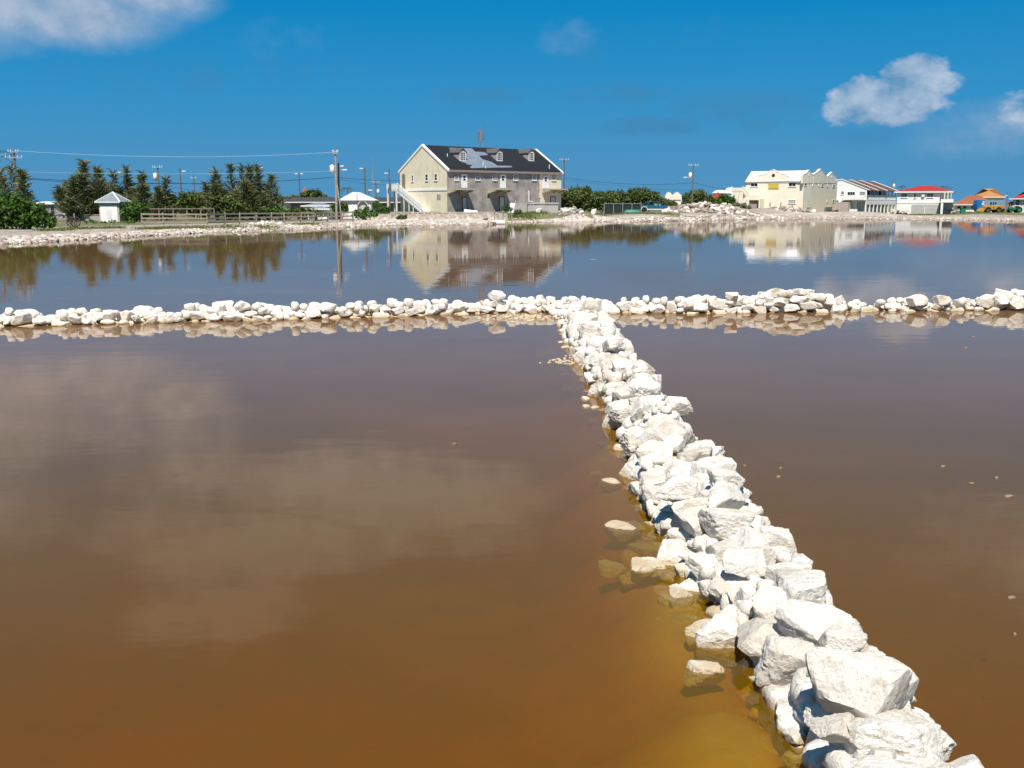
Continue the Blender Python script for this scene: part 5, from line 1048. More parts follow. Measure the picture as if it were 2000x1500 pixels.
shrub('wispy green bush in front of the round arch porch', 127, [(703, 417, 10), (718, 414, 11), (730, 418, 9), (692, 421, 6), (712, 423, 8)], LEAF_A, .15, 120)
shrub('green bush between the arch porch house and the outside stair', 133, [(738, 405, 10), (752, 412, 10), (745, 420, 9), (757, 420, 7), (735, 398, 6)], LEAF_A, .17, 120)
shrub('domed dark bush on the skyline behind the bungalow roof', 205, [(604, 384, 14), (618, 383, 14), (592, 388, 10), (634, 388, 8), (575, 390, 9), (560, 392, 8), (645, 390, 6)], LEAF_B, .3, 60)
shrub('dense tall bush directly against the right end of the big house', 182, [(1118, 388, 22), (1134, 382, 20), (1112, 400, 16), (1148, 394, 18), (1135, 404, 14), (1105, 384, 14)], LEAF_B, .26, 80)
shrub('wide bush on the skyline behind the netting fence', 184, [(1168, 386, 15), (1186, 388, 16), (1205, 386, 14), (1178, 400, 14), (1160, 400, 14), (1200, 398, 12), (1222, 388, 13)], LEAF_B, .26, 80)
shrub('spreading bush on the skyline behind the blue car', 186, [(1240, 384, 16), (1256, 380, 14), (1270, 388, 15), (1250, 396, 14), (1230, 396, 12), (1284, 396, 13), (1300, 398, 10), (1316, 400, 8)], LEAF_B, .26, 80)
shrub('bush around the pole right of the twin-gabled distant house', 188, [(1348, 392, 14), (1362, 384, 14), (1378, 392, 14), (1392, 396, 12), (1340, 400, 9), (1366, 400, 12)], LEAF_B, .26, 80)
shrub('bush below the red hip roof left of the cream building stair', 192, [(1404, 396, 10), (1416, 390, 11), (1428, 392, 9), (1420, 400, 9), (1396, 402, 8)], LEAF_A, .26, 80)
shrub('little round green bush at the foot of the leaning white board', 139.5, [(1008, 415, 4.5), (1014, 414, 4.5), (1011, 418, 4)], LEAF_A, .13, 200)
shrub('straggly bush by the grey lower door in the middle of the big house', 146, [(984, 407, 5), (991, 404, 5), (998, 408, 4), (988, 412, 5)], LEAF_A, .13, 160)
shrub('small weed clump at the left end of the retaining wall', 131, [(783, 424, 5), (790, 423, 5), (777, 426, 3.5)], LEAF_A, .12, 180, 'weed clump', 'weed_clump')
shrub('small weed clump below the retaining wall near the broken fence', 128, [(946, 430, 3), (951, 429, 2.5)], LEAF_B, .1, 200, 'weed clump', 'weed_clump')
shrub('low grey-green scrub in front of the cream building stair', 172, [(1437, 402, 7), (1450, 404, 7), (1462, 407, 6), (1444, 410, 6)], LEAF_C, .2, 110)

def casuarina(label, px, ytop, hw, ybase, d, dens=1.0, leaders=4, lean=0.0, bare=.12):
    o = dp(px, 420, d); zg = gz(o.x, o.y); mp = d / 2000.0; H = dp(px, ytop, d).z - zg; Wd = hw * mp
    root = empty('casuarina_tree', (o.x, o.y, zg), rng.uniform(-.3, .3), label, 'tree', 'feathery casuarina trees on the left shore')
    tr = MB(); ld = []
    for i in range(leaders):
        a = 2 * math.pi * i / leaders + rng.uniform(-.5, .5); q = 0 if i == 0 else rng.uniform(.5, 1.15); h = H * (1 if i == 0 else rng.uniform(.32, .78)); tip = Vector((math.cos(a) * Wd * q + lean * h, math.sin(a) * Wd * q * .8, h)); bs = Vector((0, 0, -.3)); bw = rng.uniform(.5, .95); md = Vector((tip.x * bw + rng.gauss(0, .06) * Wd, tip.y * bw, h * .45))
        r = .035 * H ** .5 + .03; tr.tube(bs, md, r, r * .6, 6); tr.tube(md, tip, r * .6, .012, 5); ld.append((bs, md, tip))
    n = int(400 * dens * leaders); V, F, T = [], [], []
    for k in range(n):
        bs, md, tip = ld[k % leaders]; t = bare + (1 - bare) * rng.random() ** .85; p = bs.lerp(md, t / .45) if t < .45 else md.lerp(tip, (t - .45) / .55)
        env = Wd * 1.05 * (1 - t) ** 1.15 * (.62 + 1.1 * noise.noise(Vector((k % leaders * 7.1, t * 6.5, px * .13)))); env = max(env, .07)
        a = rng.uniform(0, 6.283); rad = env * rng.random() ** .6; out = Vector((math.cos(a), math.sin(a), 0)); b0 = p + out * rad + Vector((0, 0, rad * .55 + rng.gauss(0, .1)))
        L = rng.uniform(.4, 1.15) * (.7 + .05 * H); di = (out * rng.uniform(.3, 1.0) + Vector((0, 0, rng.uniform(.1, 1.1)))).normalized(); b1 = b0 + di * L * .6; b2 = b1 + (di + Vector((0, 0, -.55)) + out * .2).normalized() * L * .4
        w = di.cross(Vector((rng.gauss(0, 1), rng.gauss(0, 1), rng.gauss(0, 1)))).normalized() * rng.uniform(.03, .075); i = len(V); V += [b0 - w * .6, b0 + w * .6, b1 + w, b1 - w, b2 + w * .12, b2 - w * .12]; F += [(i, i + 1, i + 2, i + 3), (i + 3, i + 2, i + 4, i + 5)]; T += [rng.random()] * 6
        if rng.random() < .1: tr.tube(p, b0, .014, .006, 4)
    tr.build('trunk', BARK, root); link('crown', fast_mesh('crown', [tuple(v) for v in V], F, LEAF_C, T), root); return root
for args in [('sparse feathery tree behind the thicket, leftmost of the grey-green ones', 8, 338, 28, 415, 101, .55, 4, 0), ('thin feathery tree directly behind the double-crossarm pole', 27, 326, 25, 412, 104, .45, 4, .02),
             ('upright feathery tree at the right edge of the thicket', 50, 338, 25, 418, 101, 1.2, 4, 0), ('tallest dark feathery tree with twin spires left of the kiosk', 168, 318, 45, 418, 124, 2.0, 6, .02),
             ('bushy feathery tree leaning against the twin-spired one, behind the kiosk', 150, 350, 38, 418, 122, 1.6, 5, -.02), ('feathery tree between the twin-spired tree and the kiosk roof', 194, 332, 34, 416, 126, 1.4, 5, .03),
             ('greyish thin feathery tree behind the kiosk roof', 226, 338, 32, 414, 130, .8, 5, 0), ('slender pointed feathery tree just right of the kiosk roof', 252, 331, 20, 414, 131, 1.0, 4, 0), ('feathery tree behind the round kiosk shrub', 281, 340, 28, 412, 128, 1.2, 4, .02),
             ('very thin pointed feathery sapling left of the pole transformer shrubs', 326, 349, 14, 408, 127, .8, 3, .02), ('small feathery sapling under the crossarm pole with transformer', 312, 368, 12, 408, 126, .8, 3, 0),
             ('left spire of the tall feathery grove behind the rail fence', 426, 334, 21, 410, 128, 1.1, 4, 0), ('open branching feathery tree in the middle of the grove', 452, 324, 32, 410, 131, .9, 5, .02), ('feathery tree of the grove with a rounded windswept top', 474, 326, 30, 410, 134, .7, 4, .03),
             ('dense dark feathery tree of the grove with a tall narrow crown', 492, 328, 25, 411, 128, 1.5, 5, 0), ('tall pointed feathery tree at the right of the grove', 505, 329, 21, 411, 130, 1.2, 4, .01), ('windswept feathery tree leaning right at the end of the grove', 526, 346, 30, 412, 129, 1.0, 5, .10)]:
    casuarina(*args)
def palm(label, px, py, d, n, L, zb, drop=.6):
    p = dp(px, py, d); r = empty('palm_tree', (p.x, p.y, zb), 0, label, 'palm tree'); h = p.z - zb; m = MB(); m.tube((0, 0, -.3), (.1, 0, h * .5), .13, .1, 7); m.tube((.1, 0, h * .5), (0, 0, h), .1, .08, 7); m.build('trunk', BARK, r)
    for i in range(n):
        a = 2 * math.pi * i / n + rng.uniform(-.3, .3); m = MB(); pr = Vector((0, 0, h)); up = rng.uniform(.2, .9)
        pts = [Vector((math.cos(a) * L * t, math.sin(a) * L * t, h + L * (up * t - drop * t * t * 1.6))) for t in np.linspace(0, 1, 6)]; m.path(pts, .02, 4); sdv = Vector((-math.sin(a), math.cos(a), 0))
        for q in pts[1:]:
            for s in (-1, 1): m.add([q, q + Vector((math.cos(a), math.sin(a), 0)) * .12, q + sdv * s * L * .22 + Vector((math.cos(a) * .15, math.sin(a) * .15, -L * .16))], [(0, 1, 2)])
        m.build('frond', LEAF_C, r)
palm('palm whose frond tips show at the left edge above the feathery trees', -14, 303, 108, 9, 1.9, .35, .5)
palm('small ragged palm on the skyline beside the white gable house', 678, 368, 165, 9, 1.2, .35)
palm('tiny palm on the skyline above the red roof of the white house', 1844, 366, 235, 9, 1.6, .4)
palm('tiny palm on the skyline between the ribbed roof and the red roof', 1762, 364, 240, 8, 1.0, .4)

def grass_patch(name, area, n, h, rnd, m=GRASSM):
    V, F, T = [], [], []
    for _ in range(n):
        x, y = area(rnd); z = gz(x, y) - .03; a = rnd.uniform(0, 3.14); w = rnd.uniform(.02, .05); hh = h * rnd.uniform(.4, 1.2); dx, dy = math.cos(a) * w, math.sin(a) * w; i = len(V); lx, ly = rnd.gauss(0, .12), rnd.gauss(0, .12)
        V += [(x - dx, y - dy, z), (x + dx, y + dy, z), (x + dx * .3 + lx, y + dy * .3 + ly, z + hh), (x - dx * .3 + lx, y - dy * .3 + ly, z + hh)]; F.append((i, i + 1, i + 2, i + 3)); T += [rnd.random()] * 4
    tag(link(name, fast_mesh(name, V, F, m, T)), kind='stuff')
def area_px(pts_px, spread_x, dy):
    def f(r):
        px, py = r.choice(pts_px); g = gp(px + r.gauss(0, spread_x), py, .55); return g.x, g.y + r.uniform(-dy, dy)
    return f
grass_patch('grass', area_px([(1010, 424), (1030, 424), (1050, 423), (1070, 420), (1085, 421), (1000, 428), (1060, 426)], 9, 3.5), 5200, .26, rng)
grass_patch('grass', area_px([(300, 442), (340, 441), (390, 440), (450, 439), (520, 438), (160, 442), (210, 441), (110, 445), (600, 434)], 16, 1.6), 3800, .22, rng)
grass_patch('grass', area_px([(1260, 421), (1300, 421), (1325, 422), (1180, 420), (1220, 420), (1370, 422), (1420, 421), (1880, 413), (1900, 414), (1690, 414), (1800, 418)], 14, 2.0), 4200, .28, rng)

# ------------------------------------------------------------------ poles, lamps, wires
POLES = {}
def pole(key, label, px, ytop, d, kind='crossarm', mt=None, trafo=None, zb=.4, lean=0.0, r=.13, cat='utility pole', arms=((.3, 1.1),), name='utility_pole', lamps=(), group='utility poles along the shore road'):
    p = dp(px, ytop, d); h = p.z - zb; root = empty(name, (p.x, p.y, zb), 0, label, cat, group); m = MB(); m.tube((-lean * h, 0, -.4), (0, 0, h), r * 1.2, r * .8, 8); m.build('shaft', mt or WOODP, root)
    for (dz, hl) in arms:
        a = MB(); a.box(-hl, hl, -r - .1, -r, h - dz - .07, h - dz + .05); ao = a.build('crossarm', WOODL, root)
        for x in (-hl * .9, -hl * .45, hl * .45, hl * .9): q = MB(); q.tube((x, -r - .05, h - dz + .05), (x, -r - .05, h - dz + .26), .05, .04, 6); q.build('insulator', CERAM, ao)
    if trafo: sx, dz = trafo; q = MB(); q.tube((sx * (r + .32), 0, h - dz - 1.0), (sx * (r + .32), 0, h - dz), .27, n=12); q.tube((sx * (r + .32), 0, h - dz), (sx * (r + .32), 0, h - dz + .12), .2, .1, 10); t = q.build('transformer', CERAM, root, True); q = MB(); q.box(min(0, sx * (r + .3)), max(0, sx * (r + .3)), -.05, .05, h - dz - .6, h - dz - .5); q.build('bracket', METAL, t)
    for (sx, dz, ln) in lamps:
        q = MB(); q.path([(0, 0, h - dz - .2), (sx * ln * .5, -.1, h - dz + .02), (sx * ln, -.15, h - dz + .05)], .035, 5); la = q.build('lamp_arm', METAL, root); q = MB(); q.box(sx * ln - .06 * sx, sx * (ln + .5), -.27, -.03, h - dz - .02, h - dz + .14); q.build('lamp_head', CERAM, la, bevel=.04)
    POLES[key] = (p, h, zb); return root
pole('A', 'double-crossarm utility pole rising out of the feathery trees by the left thicket', 27, 294, 118, arms=((.15, .62), (.78, 1.0)))
pole('B', 'far pole with two drooping lamp arms seen above the kiosk trees', 225, 334, 190, arms=(), lamps=((-1, .3, .5), (1, .3, .6)), cat='lamp pole', name='lamp_pole')
pole('C', 'crossarm pole with a white transformer on its left, standing right of the kiosk', 308, 326, 152, trafo=(-1, .95), arms=((.05, .75),))
pole('D', 'dark lamp pole with one arm to the right, between kiosk and grove', 351, 328, 158, arms=(), lamps=((1, .55, .45),), cat='lamp pole', name='lamp_pole')
pole('E', 'thin distant crossarm pole just left of the feathery grove', 378, 342, 215, arms=((.6, .6),))
pole('H1', 'lamp pole whose twin heads show above the feathery grove', 502, 328, 175, arms=(), lamps=((-1, .1, .35), (1, .05, .5)), cat='lamp pole', name='lamp_pole')
pole('F', 'dark pole with two drooping lamp arms between the grove and the tallest pale pole', 584, 335, 200, arms=(), lamps=((-1, .5, .3), (1, .5, .3)), cat='lamp pole', name='lamp_pole')
pole('G', 'tallest pale pole with a white transformer, beside the white gable house', 655, 295, 126, mt=WOODL, trafo=(-1, 1.7), arms=((.12, .35), (.3, .28)), r=.14, lean=.008)
pole('G2', 'darker pole with a lamp leaning against the tallest pale pole', 661, 318, 127, lean=.012, arms=(), lamps=((1, .9, .55), (1, .45, .15)), cat='lamp pole', name='lamp_pole')
for (pa, ya, pb, yb, lb) in ((656, 340, 667, 397, 'slanting pale stay pole on the right of the tallest pole'), (655, 352, 657, 397, 'short pale stay pole at the foot of the tallest pole')):
    a, b = dp(pa, ya, 126.3), dp(pb, yb, 125.2); m = MB(); m.tube(a, (b.x, b.y, .2), .06, .08, 7); tag(m.build('stay_pole', WOODL), lb, 'stay pole')
pole('I', 'dark lamp pole with a small white head on its left, above the white gable roof', 712, 328, 160, arms=(), lamps=((-1, .15, .25),), cat='lamp pole', name='lamp_pole')
pole('K', 'short distant crossarm pole with transformers between the two lamp poles left of the big house', 734, 356, 230, arms=((.0, .9),), trafo=(1, 1.6))
pole('L', 'dark lamp pole immediately left of the big house', 760, 330, 170, arms=(), lamps=((-1, .75, .25),), cat='lamp pole', name='lamp_pole')
pole('M', 'crossarm pole standing close behind the right end of the big house', 1102, 312, 188, arms=((.0, .85),))
pole('N', 'crossarm pole with a white transformer in the bushes left of the cream building', 1354, 323, 178, trafo=(-1, 1.25), arms=((.0, .85),))
pole('O', 'slim pole with a white fitting on the skyline above the ribbed brown roof', 1743, 352, 240, arms=(), trafo=(1, .9), r=.1)
pole('Pq', 'slim dark pole behind the red hip roof of the white house', 1826, 361, 240, arms=(), r=.09)
pole('Q', 'small distant lamp pole in front of the far red roof at the right edge', 1968, 375, 215, arms=(), lamps=((-1, .8, .1),), r=.08, cat='lamp pole', name='lamp_pole')
pole('S', 'short lamp post with a round white head behind the arch porch bush', 720, 372.5, 150, arms=(), lamps=((1, .0, .05),), r=.06, cat='lamp pole', name='lamp_pole', group='utility poles along the shore road')
p = dp(727, 306, 165); m = MB(); m.tube((p.x, p.y, .2), (p.x, p.y, p.z - 2.5), .09, .07, 6); m.tube((p.x, p.y, p.z - 2.5), (p.x, p.y, p.z), .05, .015, 5); tag(m.build('radio_mast', METAL), 'thin needle-like radio mast left of the big house', 'mast')
a = dp(1338, 346, 178.3); p = POLES['N'][0]; m = MB(); m.path([(p.x, 178.3, a.z - .1), (a.x, 178.3, a.z)], .03, 5); m.box(a.x - .3, a.x + .3, 178.2, 178.4, a.z - .08, a.z + .05); tag(m.build('street_lamp', CERAM), 'long-armed street lamp fixed to the transformer pole by the cream building', 'street lamp')
def wire(label, pts, sag, r=.022, mt=None):
    out = []
    for (a, b) in zip(pts, pts[1:]):
        a, b = Vector(a), Vector(b)
        for i in range(13): t = i / 12; q = a.lerp(b, t); q.z -= 4 * sag * t * (1 - t); out.append(q)
    m = MB()
    for a, b in zip(out, out[1:]):
        if (b - a).length > 1e-3: m.tube(a, b, r, n=4)
    tag(m.build('power_cable', mt or CABLE), label, 'cable', 'overhead cables between the poles')
wire('faint pale top wire from the left double-crossarm pole to the tallest pole', [dp(-60, 292, 117), dp(27, 294, 118), dp(655, 297, 126)], .62, .016, CABLEP)
wire('thick black cable sagging from the left feathery trees to the tallest pole', [dp(-60, 342, 117), dp(27, 346, 118), dp(655, 346, 126)], .75, .045)
wire('lower black wire dropping from the left pole towards the kiosk poles', [dp(27, 347, 118), dp(308, 357, 152), dp(420, 374, 150)], .35, .03)
wire('black cable from the tallest pole to the corner of the big house', [dp(655, 346, 126), dp(782, 353, 171)], .15, .035)
wire('second thinner cable from the tallest pole towards the big house', [dp(657, 349, 127), dp(782, 360, 171)], .35, .02)
wire('black cable from the pole behind the big house to the transformer pole', [dp(1102, 346, 188), dp(1354, 357, 178)], .7, .035)
wire('thinner lower wire between the big house pole and the transformer pole', [dp(1102, 350, 188), dp(1354, 372, 178)], .35, .018)
wire('black cable from the transformer pole to the cream building', [dp(1354, 357, 178), dp(1456, 372, 216)], .3, .03)
wire('thin wire crossing behind the kiosk from the dark lamp pole to the grove', [dp(225, 356, 190), dp(351, 357, 158), dp(426, 357, 158)], .2, .03)
wire('faint pale middle wire high between the left pole and the tallest pole', [dp(27, 335, 118.3), dp(655, 334, 126)], .3, .012, CABLEP)

# ------------------------------------------------------------------ vehicles and machines
def wheel(par, x, y, z, r, w, rimm=None, nm='wheel'):
    m = MB(); n = 16
    prof = [(r * .62, -w / 2), (r * .92, -w / 2), (r, -w * .32), (r, w * .32), (r * .92, w / 2), (r * .62, w / 2)]; vs = []
    for k in range(n):
        a = 2 * math.pi * k / n; vs += [(x + math.cos(a) * q, y + o, z + math.sin(a) * q) for q, o in prof]
    fs = [(k * 6 + i, k * 6 + (i + 1) % 6, ((k + 1) % n) * 6 + (i + 1) % 6, ((k + 1) % n) * 6 + i) for k in range(n) for i in range(6)]; m.add(vs, fs); wo = m.build(nm, RUBBER, par, True)
    q = MB(); q.tube((x, y - w * .3, z), (x, y + w * .3, z), r * .62, n=14); q.tube((x, y - w * .38, z), (x, y - w * .3, z), r * .2, n=8); q.build('rim', rimm or METAL, wo); return wo
def blue_car():
    p = gp(1250, 414.5, .78); q = dp(1306, 412, p.y); sc = (q.x - p.x) / 4.5; zg = gz(p.x + 2, p.y)
    r = empty('derelict_car', (p.x - .2, p.y, zg), R(-3), 'derelict faded blue estate car with its bonnet up, by the rubble heap', 'car')
    r.scale = (sc, sc, sc); w = .82
    body = [(.0, .48), (.05, .88), (.35, .98), (1.25, 1.02), (1.35, 1.03), (4.0, 1.0), (4.35, .9), (4.45, .5), (4.2, .34), (1.25, .34), (1.22, .62), (1.08, .78), (.8, .84), (.52, .78), (.38, .6), (.36, .42)]
    m = MB(); m.prism([(x, -w, z) for x, z in body], (0, 2 * w, 0)); m.build('body', BLUEC, r, bevel=.03)
    m = MB(); m.prism([(1.0, -w + .06, 1.0), (1.62, -w + .12, 1.52), (2.0, -w + .16, 1.62), (3.0, -w + .16, 1.6), (3.2, -w + .14, 1.52), (3.6, -w + .06, .99)], (0, .04, 0)); cb = m  # side frames, built open
    cab = MB()
    for y in (-w + .06, w - .1):
        for (a, b) in (((1.05, 1.0), (1.65, 1.54)), ((2.15, 1.0), (2.15, 1.58)), ((2.9, 1.0), (2.9, 1.57)), ((3.62, 1.0), (3.15, 1.54))): cab.prism([(a[0] - .04, y, a[1]), (a[0] + .05, y, a[1]), (b[0] + .05, y, b[1]), (b[0] - .04, y, b[1])], (0, .05, 0))
    cab.build('window_pillar', BLUEC, r); m = MB(); m.box(1.6, 3.2, -w + .05, w - .05, 1.53, 1.62); m.build('cabin_roof', BLUEC, r, bevel=.03)
    m = MB(); m.prism([(.35, -w + .05, 1.0), (1.45, -w + .05, 1.72), (1.5, -w + .05, 1.68), (.42, -w + .05, .97)], (0, 2 * w - .1, 0)); m.build('bonnet', BLUEC, r)
    m = MB(); m.box(1.25, 4.0, -w - .012, -w - .002, .36, .48); m.build('side_trim', WHITE, r)
    m = MB(); aa = np.linspace(-.1, math.pi + .1, 11)
    for a, b in zip(aa, aa[1:]): m.prism([(.8 + .50 * math.cos(a), -w - .02, .40 + .48 * math.sin(a)), (.8 + .50 * math.cos(b), -w - .02, .40 + .48 * math.sin(b)), (.8 + .42 * math.cos(b), -w - .02, .40 + .42 * math.sin(b)), (.8 + .42 * math.cos(a), -w - .02, .40 + .42 * math.sin(a))], (0, .03, 0))
    m.build('wheel_arch', WHITE, r); wheel(r, .8, -w + .13, .34, .35, .22, DARK); wheel(r, .8, w - .13, .34, .35, .22, DARK); wheel(r, 3.6, -w + .1, .3, .33, .2, DARK)
    m = MB(); m.box(-.14, .06, -w, w, .42, .56); m.build('bumper', DARK, r); m = MB(); m.box(-.02, .06, -w + .08, -w + .42, .66, .82); m.build('headlight', GLASSP, r)
    m = MB(); m.box(2.35, 2.8, -.6, .6, .9, 1.3); m.box(3.05, 3.45, -.6, .6, .95, 1.25); m.build('seat', GLASSP, r)
    m = MB(); m.prism([(4.0, -w + .1, .92), (5.3, -w + .1, .46), (5.25, -w + .1, .38), (4.0, -w + .1, .8)], (0, 2 * w - .2, 0)); m.build('tailgate', BLUEC, r)
    b = gp(1236, 416.5, .75); bo = empty('upturned_dinghy', (b.x, b.y - .5, gz(b.x, b.y) - .1), R(4), 'sea-green upturned dinghy lying in front of the blue car', 'dinghy'); k = 12; V = []; F = []
    for i in range(k + 1):
        t = i / k; hw = .62 * math.sin(math.pi * min(1, .12 + t * .88)) ** .7 if t < 1 else .02; h = .55 * math.sin(math.pi * (.15 + .8 * t)) ** .6 + .05; V += [(t * 2.9 - 1.45, hw * math.cos(a), max(0, h * math.sin(a))) for a in np.linspace(0, math.pi, 9)]
    for i in range(k):
        for j in range(8): F.append((i * 9 + j, i * 9 + j + 1, (i + 1) * 9 + j + 1, (i + 1) * 9 + j))
    F += [tuple(range(9)), tuple(range(k * 9, k * 9 + 9))[::-1]]; m = MB(); m.add(V, F); m.build('hull', SEAG, bo, True); m = MB(); m.box(-1.3, 1.3, -.04, .04, .5, .62); m.build('keel', SEAG, bo)
    for (px, py, s, lb) in ((1160, 408, .5, 'white bulging sack standing in the bushes right of the big house'), (1309, 402, .5, 'pale dumped cushion behind the blue car')):
        pp = dp(px, py, 170); o = link('dumped_sack', MID[2]); o.location = (pp.x, 170, gz(pp.x, 170) + s * .9); o.scale = (s, s * .8, s * 1.05); tag(o, lb, 'sack')
blue_car()
def loader():
    p = gp(1915, 414, .45); d = p.y; k = lambda x: (dp(x, 410, d).x - p.x); zg = gz(p.x + 3, d); r = empty('wheel_loader', (p.x, d, zg), 0, 'rusty yellow wheel loader parked on the far right shore', 'loader')
    m = MB(); m.prism([(.3, -1, .55), (.5, -1, 1.3), (1.2, -1, 1.62), (2.2, -1, 1.55), (2.3, -1, .6)], (0, 2, 0)); m.build('front_frame', YELL, r, bevel=.06); m = MB(); m.prism([(2.35, -1, .6), (2.4, -1, 1.3), (3.1, -1, 1.62), (4.3, -1, 1.45), (4.4, -1, .7)], (0, 2, 0)); m.build('engine_hood', YELL, r, bevel=.06)
    m = MB(); m.prism([(-.6, -1.1, .15), (-.65, -1.1, .3), (.25, -1.1, 1.0), (.35, -1.1, .5), (.1, -1.1, .12)], (0, 2.2, 0)); m.build('bucket', YELL, r); m = MB(); m.bar((.2, -.8, .7), (1.4, -.8, 1.5), .16, .2); m.bar((.2, .8, .7), (1.4, .8, 1.5), .16, .2); m.build('lift_arm', YELL, r)
    for x in (1.15, 3.4):
        for y in (-1.05, 1.05): wheel(r, x, y, .55, .62, .42, mat('rusty_rim', (.16, .09, .03), .8))
    wheel(r, 4.35, -.6, .5, .5, .35, DARK)
    d2 = d + 4; p2 = dp(1903, 413, d2); q2 = dp(1957, 413, d2); L = q2.x - p2.x; zt = dp(1905, 390.5, d2).z - .45; t = empty('box_truck', (p2.x, d2, .45), 0, 'bright blue lorry with a pale blue box body behind the yellow loader', 'lorry'); c = L * .26
    m = MB(); m.prism([(0, -1.1, .45), (.0, -1.1, zt * .6), (.25, -1.1, zt), (c, -1.1, zt), (c, -1.1, .45)], (0, 2.2, 0)); m.build('cab', BLUET, t, bevel=.06); m = MB(); m.box(c + .06, L, -1.15, 1.15, .6, zt - .08); m.build('box_body', BLUEP, t, bevel=.04); m = MB(); m.box(.1, L - .1, -.8, .8, .4, .58); m.build('chassis', DARK, t)
    for (a, b) in ((.46, .52), (.56, .61), (.64, .68)): m = MB(); m.box(L * a, L * b, -1.19, -1.15, zt * .45, zt * .82); m.build('window', GLASS, t)
    m = MB(); m.box(c * .62, c * .98, -1.14, -1.1, zt * .6, zt * .72); m.box(c * .72, c * 1.0, -1.14, -1.1, zt * .78, zt * .88); m.build('door_patch', WHITE, t)
    for x in (.75, L - 1.3): wheel(t, x, -.95, .42, .45, .3, DARK); wheel(t, x, .95, .42, .45, .3, DARK)
    d3 = d - 2; p3 = dp(1967, 415, d3); tr = empty('green_tractor', (p3.x, d3, gz(p3.x, d3)), 0, 'green tractor-like machine at the right edge in front of the red awning', 'tractor')
    m = MB(); m.box(.2, 1.7, -.35, .35, .6, 1.15); m.build('engine_hood', GREENP, tr, bevel=.06); m = MB(); m.box(1.7, 2.6, -.45, .45, .5, .95); m.build('rear_body', GREENP, tr, bevel=.05); m = MB(); m.box(1.8, 2.3, -.25, .25, .95, 1.4); m.build('seat', DARK, tr); m = MB(); m.tube((.6, 0, 1.1), (.6, 0, 1.9), .05, n=6); m.build('exhaust', METAL, tr)
    wheel(tr, 2.2, -.7, .6, .62, .35, GREENP); wheel(tr, 2.2, .7, .6, .62, .35, GREENP); wheel(tr, .55, -.55, .38, .4, .25, GREENP); wheel(tr, .55, .55, .38, .4, .25, GREENP)
    m = MB(); m.bar((1.6, 0, 1.1), (1.45, 0, 1.5), .05, .05); m.build('steering_column', METAL, tr)
    d4 = d + 3; a = dp(1971, 405, d4); b = dp(1988, 405, d4); zt = dp(1975, 394, d4).z - .45; w = b.x - a.x; aw = empty('red_awning', (a.x, d4, .45), 0, 'red canvas awning on thin posts at the far right shore', 'awning'); m = MB(); hip(m, -.2, w + .3, -.2, 2.4, zt - .55, zt, .9); m.box(-.2, w + .3, -.22, -.19, zt - .85, zt - .552); m.build('canopy', REDP, aw)
    for x in (0, w): m = MB(); m.tube((x, 0, -.3), (x, 0, zt - .56), .05, n=6); m.build('post', METAL, aw)
    r5, w5, h5 = simple_house('red_shed', 'low shed with a red roof at the right edge behind the tractor', 1989, 2030, 413, 402, 394, d + 6, mat('shed_grey_green', (.28, .32, .28), .9), REDP, 5, 1.5, .3, .45, 'shed')
loader()
def cart():
    g = gp(1 * 141, 444.5, .3); r = empty('wooden_cart', (g.x, g.y, gz(g.x, g.y)), R(8), 'old wooden handcart with a spoked wheel beside the thicket', 'cart'); s = g.y / 2000
    R_ = .46; m = MB(); n = 22
    for i in range(n):
        a, b = 2 * math.pi * i / n, 2 * math.pi * (i + 1) / n; m.prism([(R_ * math.cos(a), -.05, R_ + R_ * math.sin(a)), (R_ * math.cos(b), -.05, R_ + R_ * math.sin(b)), ((R_ - .07) * math.cos(b), -.05, R_ + (R_ - .07) * math.sin(b)), ((R_ - .07) * math.cos(a), -.05, R_ + (R_ - .07) * math.sin(a))], (0, .08, 0))
    wo = m.build('wheel', mat('dark_iron_wood', (.06, .05, .045), .8), r)
    for i in range(10): a = 2 * math.pi * i / 10; q = MB(); q.tube((0, -.01, R_), ((R_ - .05) * math.cos(a), -.01, R_ + (R_ - .05) * math.sin(a)), .022, n=5); q.build('spoke', wo.data.materials[0], wo)
    q = MB(); q.tube((0, -.12, R_), (0, .1, R_), .09, n=8); q.build('hub', wo.data.materials[0], wo); w2 = wo.copy(); COL.objects.link(w2); w2.parent = r; w2.location = (0, 1.1, 0)
    for i in range(4): q = MB(); y = .18 + i * .2; q.box(-2.0, .35, y, y + .17, .52, .58); q.build('plank', WOODG, r)
    for y in (.12, .95): q = MB(); q.bar((-2.7, y, .46), (.4, y, .48), .08, .08); q.build('shaft', WOODG, r)
    for x in (-1.35, -.5, .2): q = MB(); q.box(x - .05, x + .05, .1, .2, -.1, .52 if x < -1 else 1.15 + x * .3); q.build('stake', WOODG, r)
    q = MB(); q.box(-1.5, -.2, .08, .14, .62, .78); q.build('side_board', WOODG, r)
    g = gp(81, 447, .25); o = link('white_bag', LOW[3]); o.location = (g.x, g.y, gz(g.x, g.y) + .2); o.scale = (.34, .22, .24); o.rotation_euler = (0, -.5, .2); o.data = o.data.copy(); o.data.materials.clear(); o.data.materials.append(PLASTIC); tag(o, 'crumpled white plastic bag lying on the shore below the thicket', 'bag')
cart()

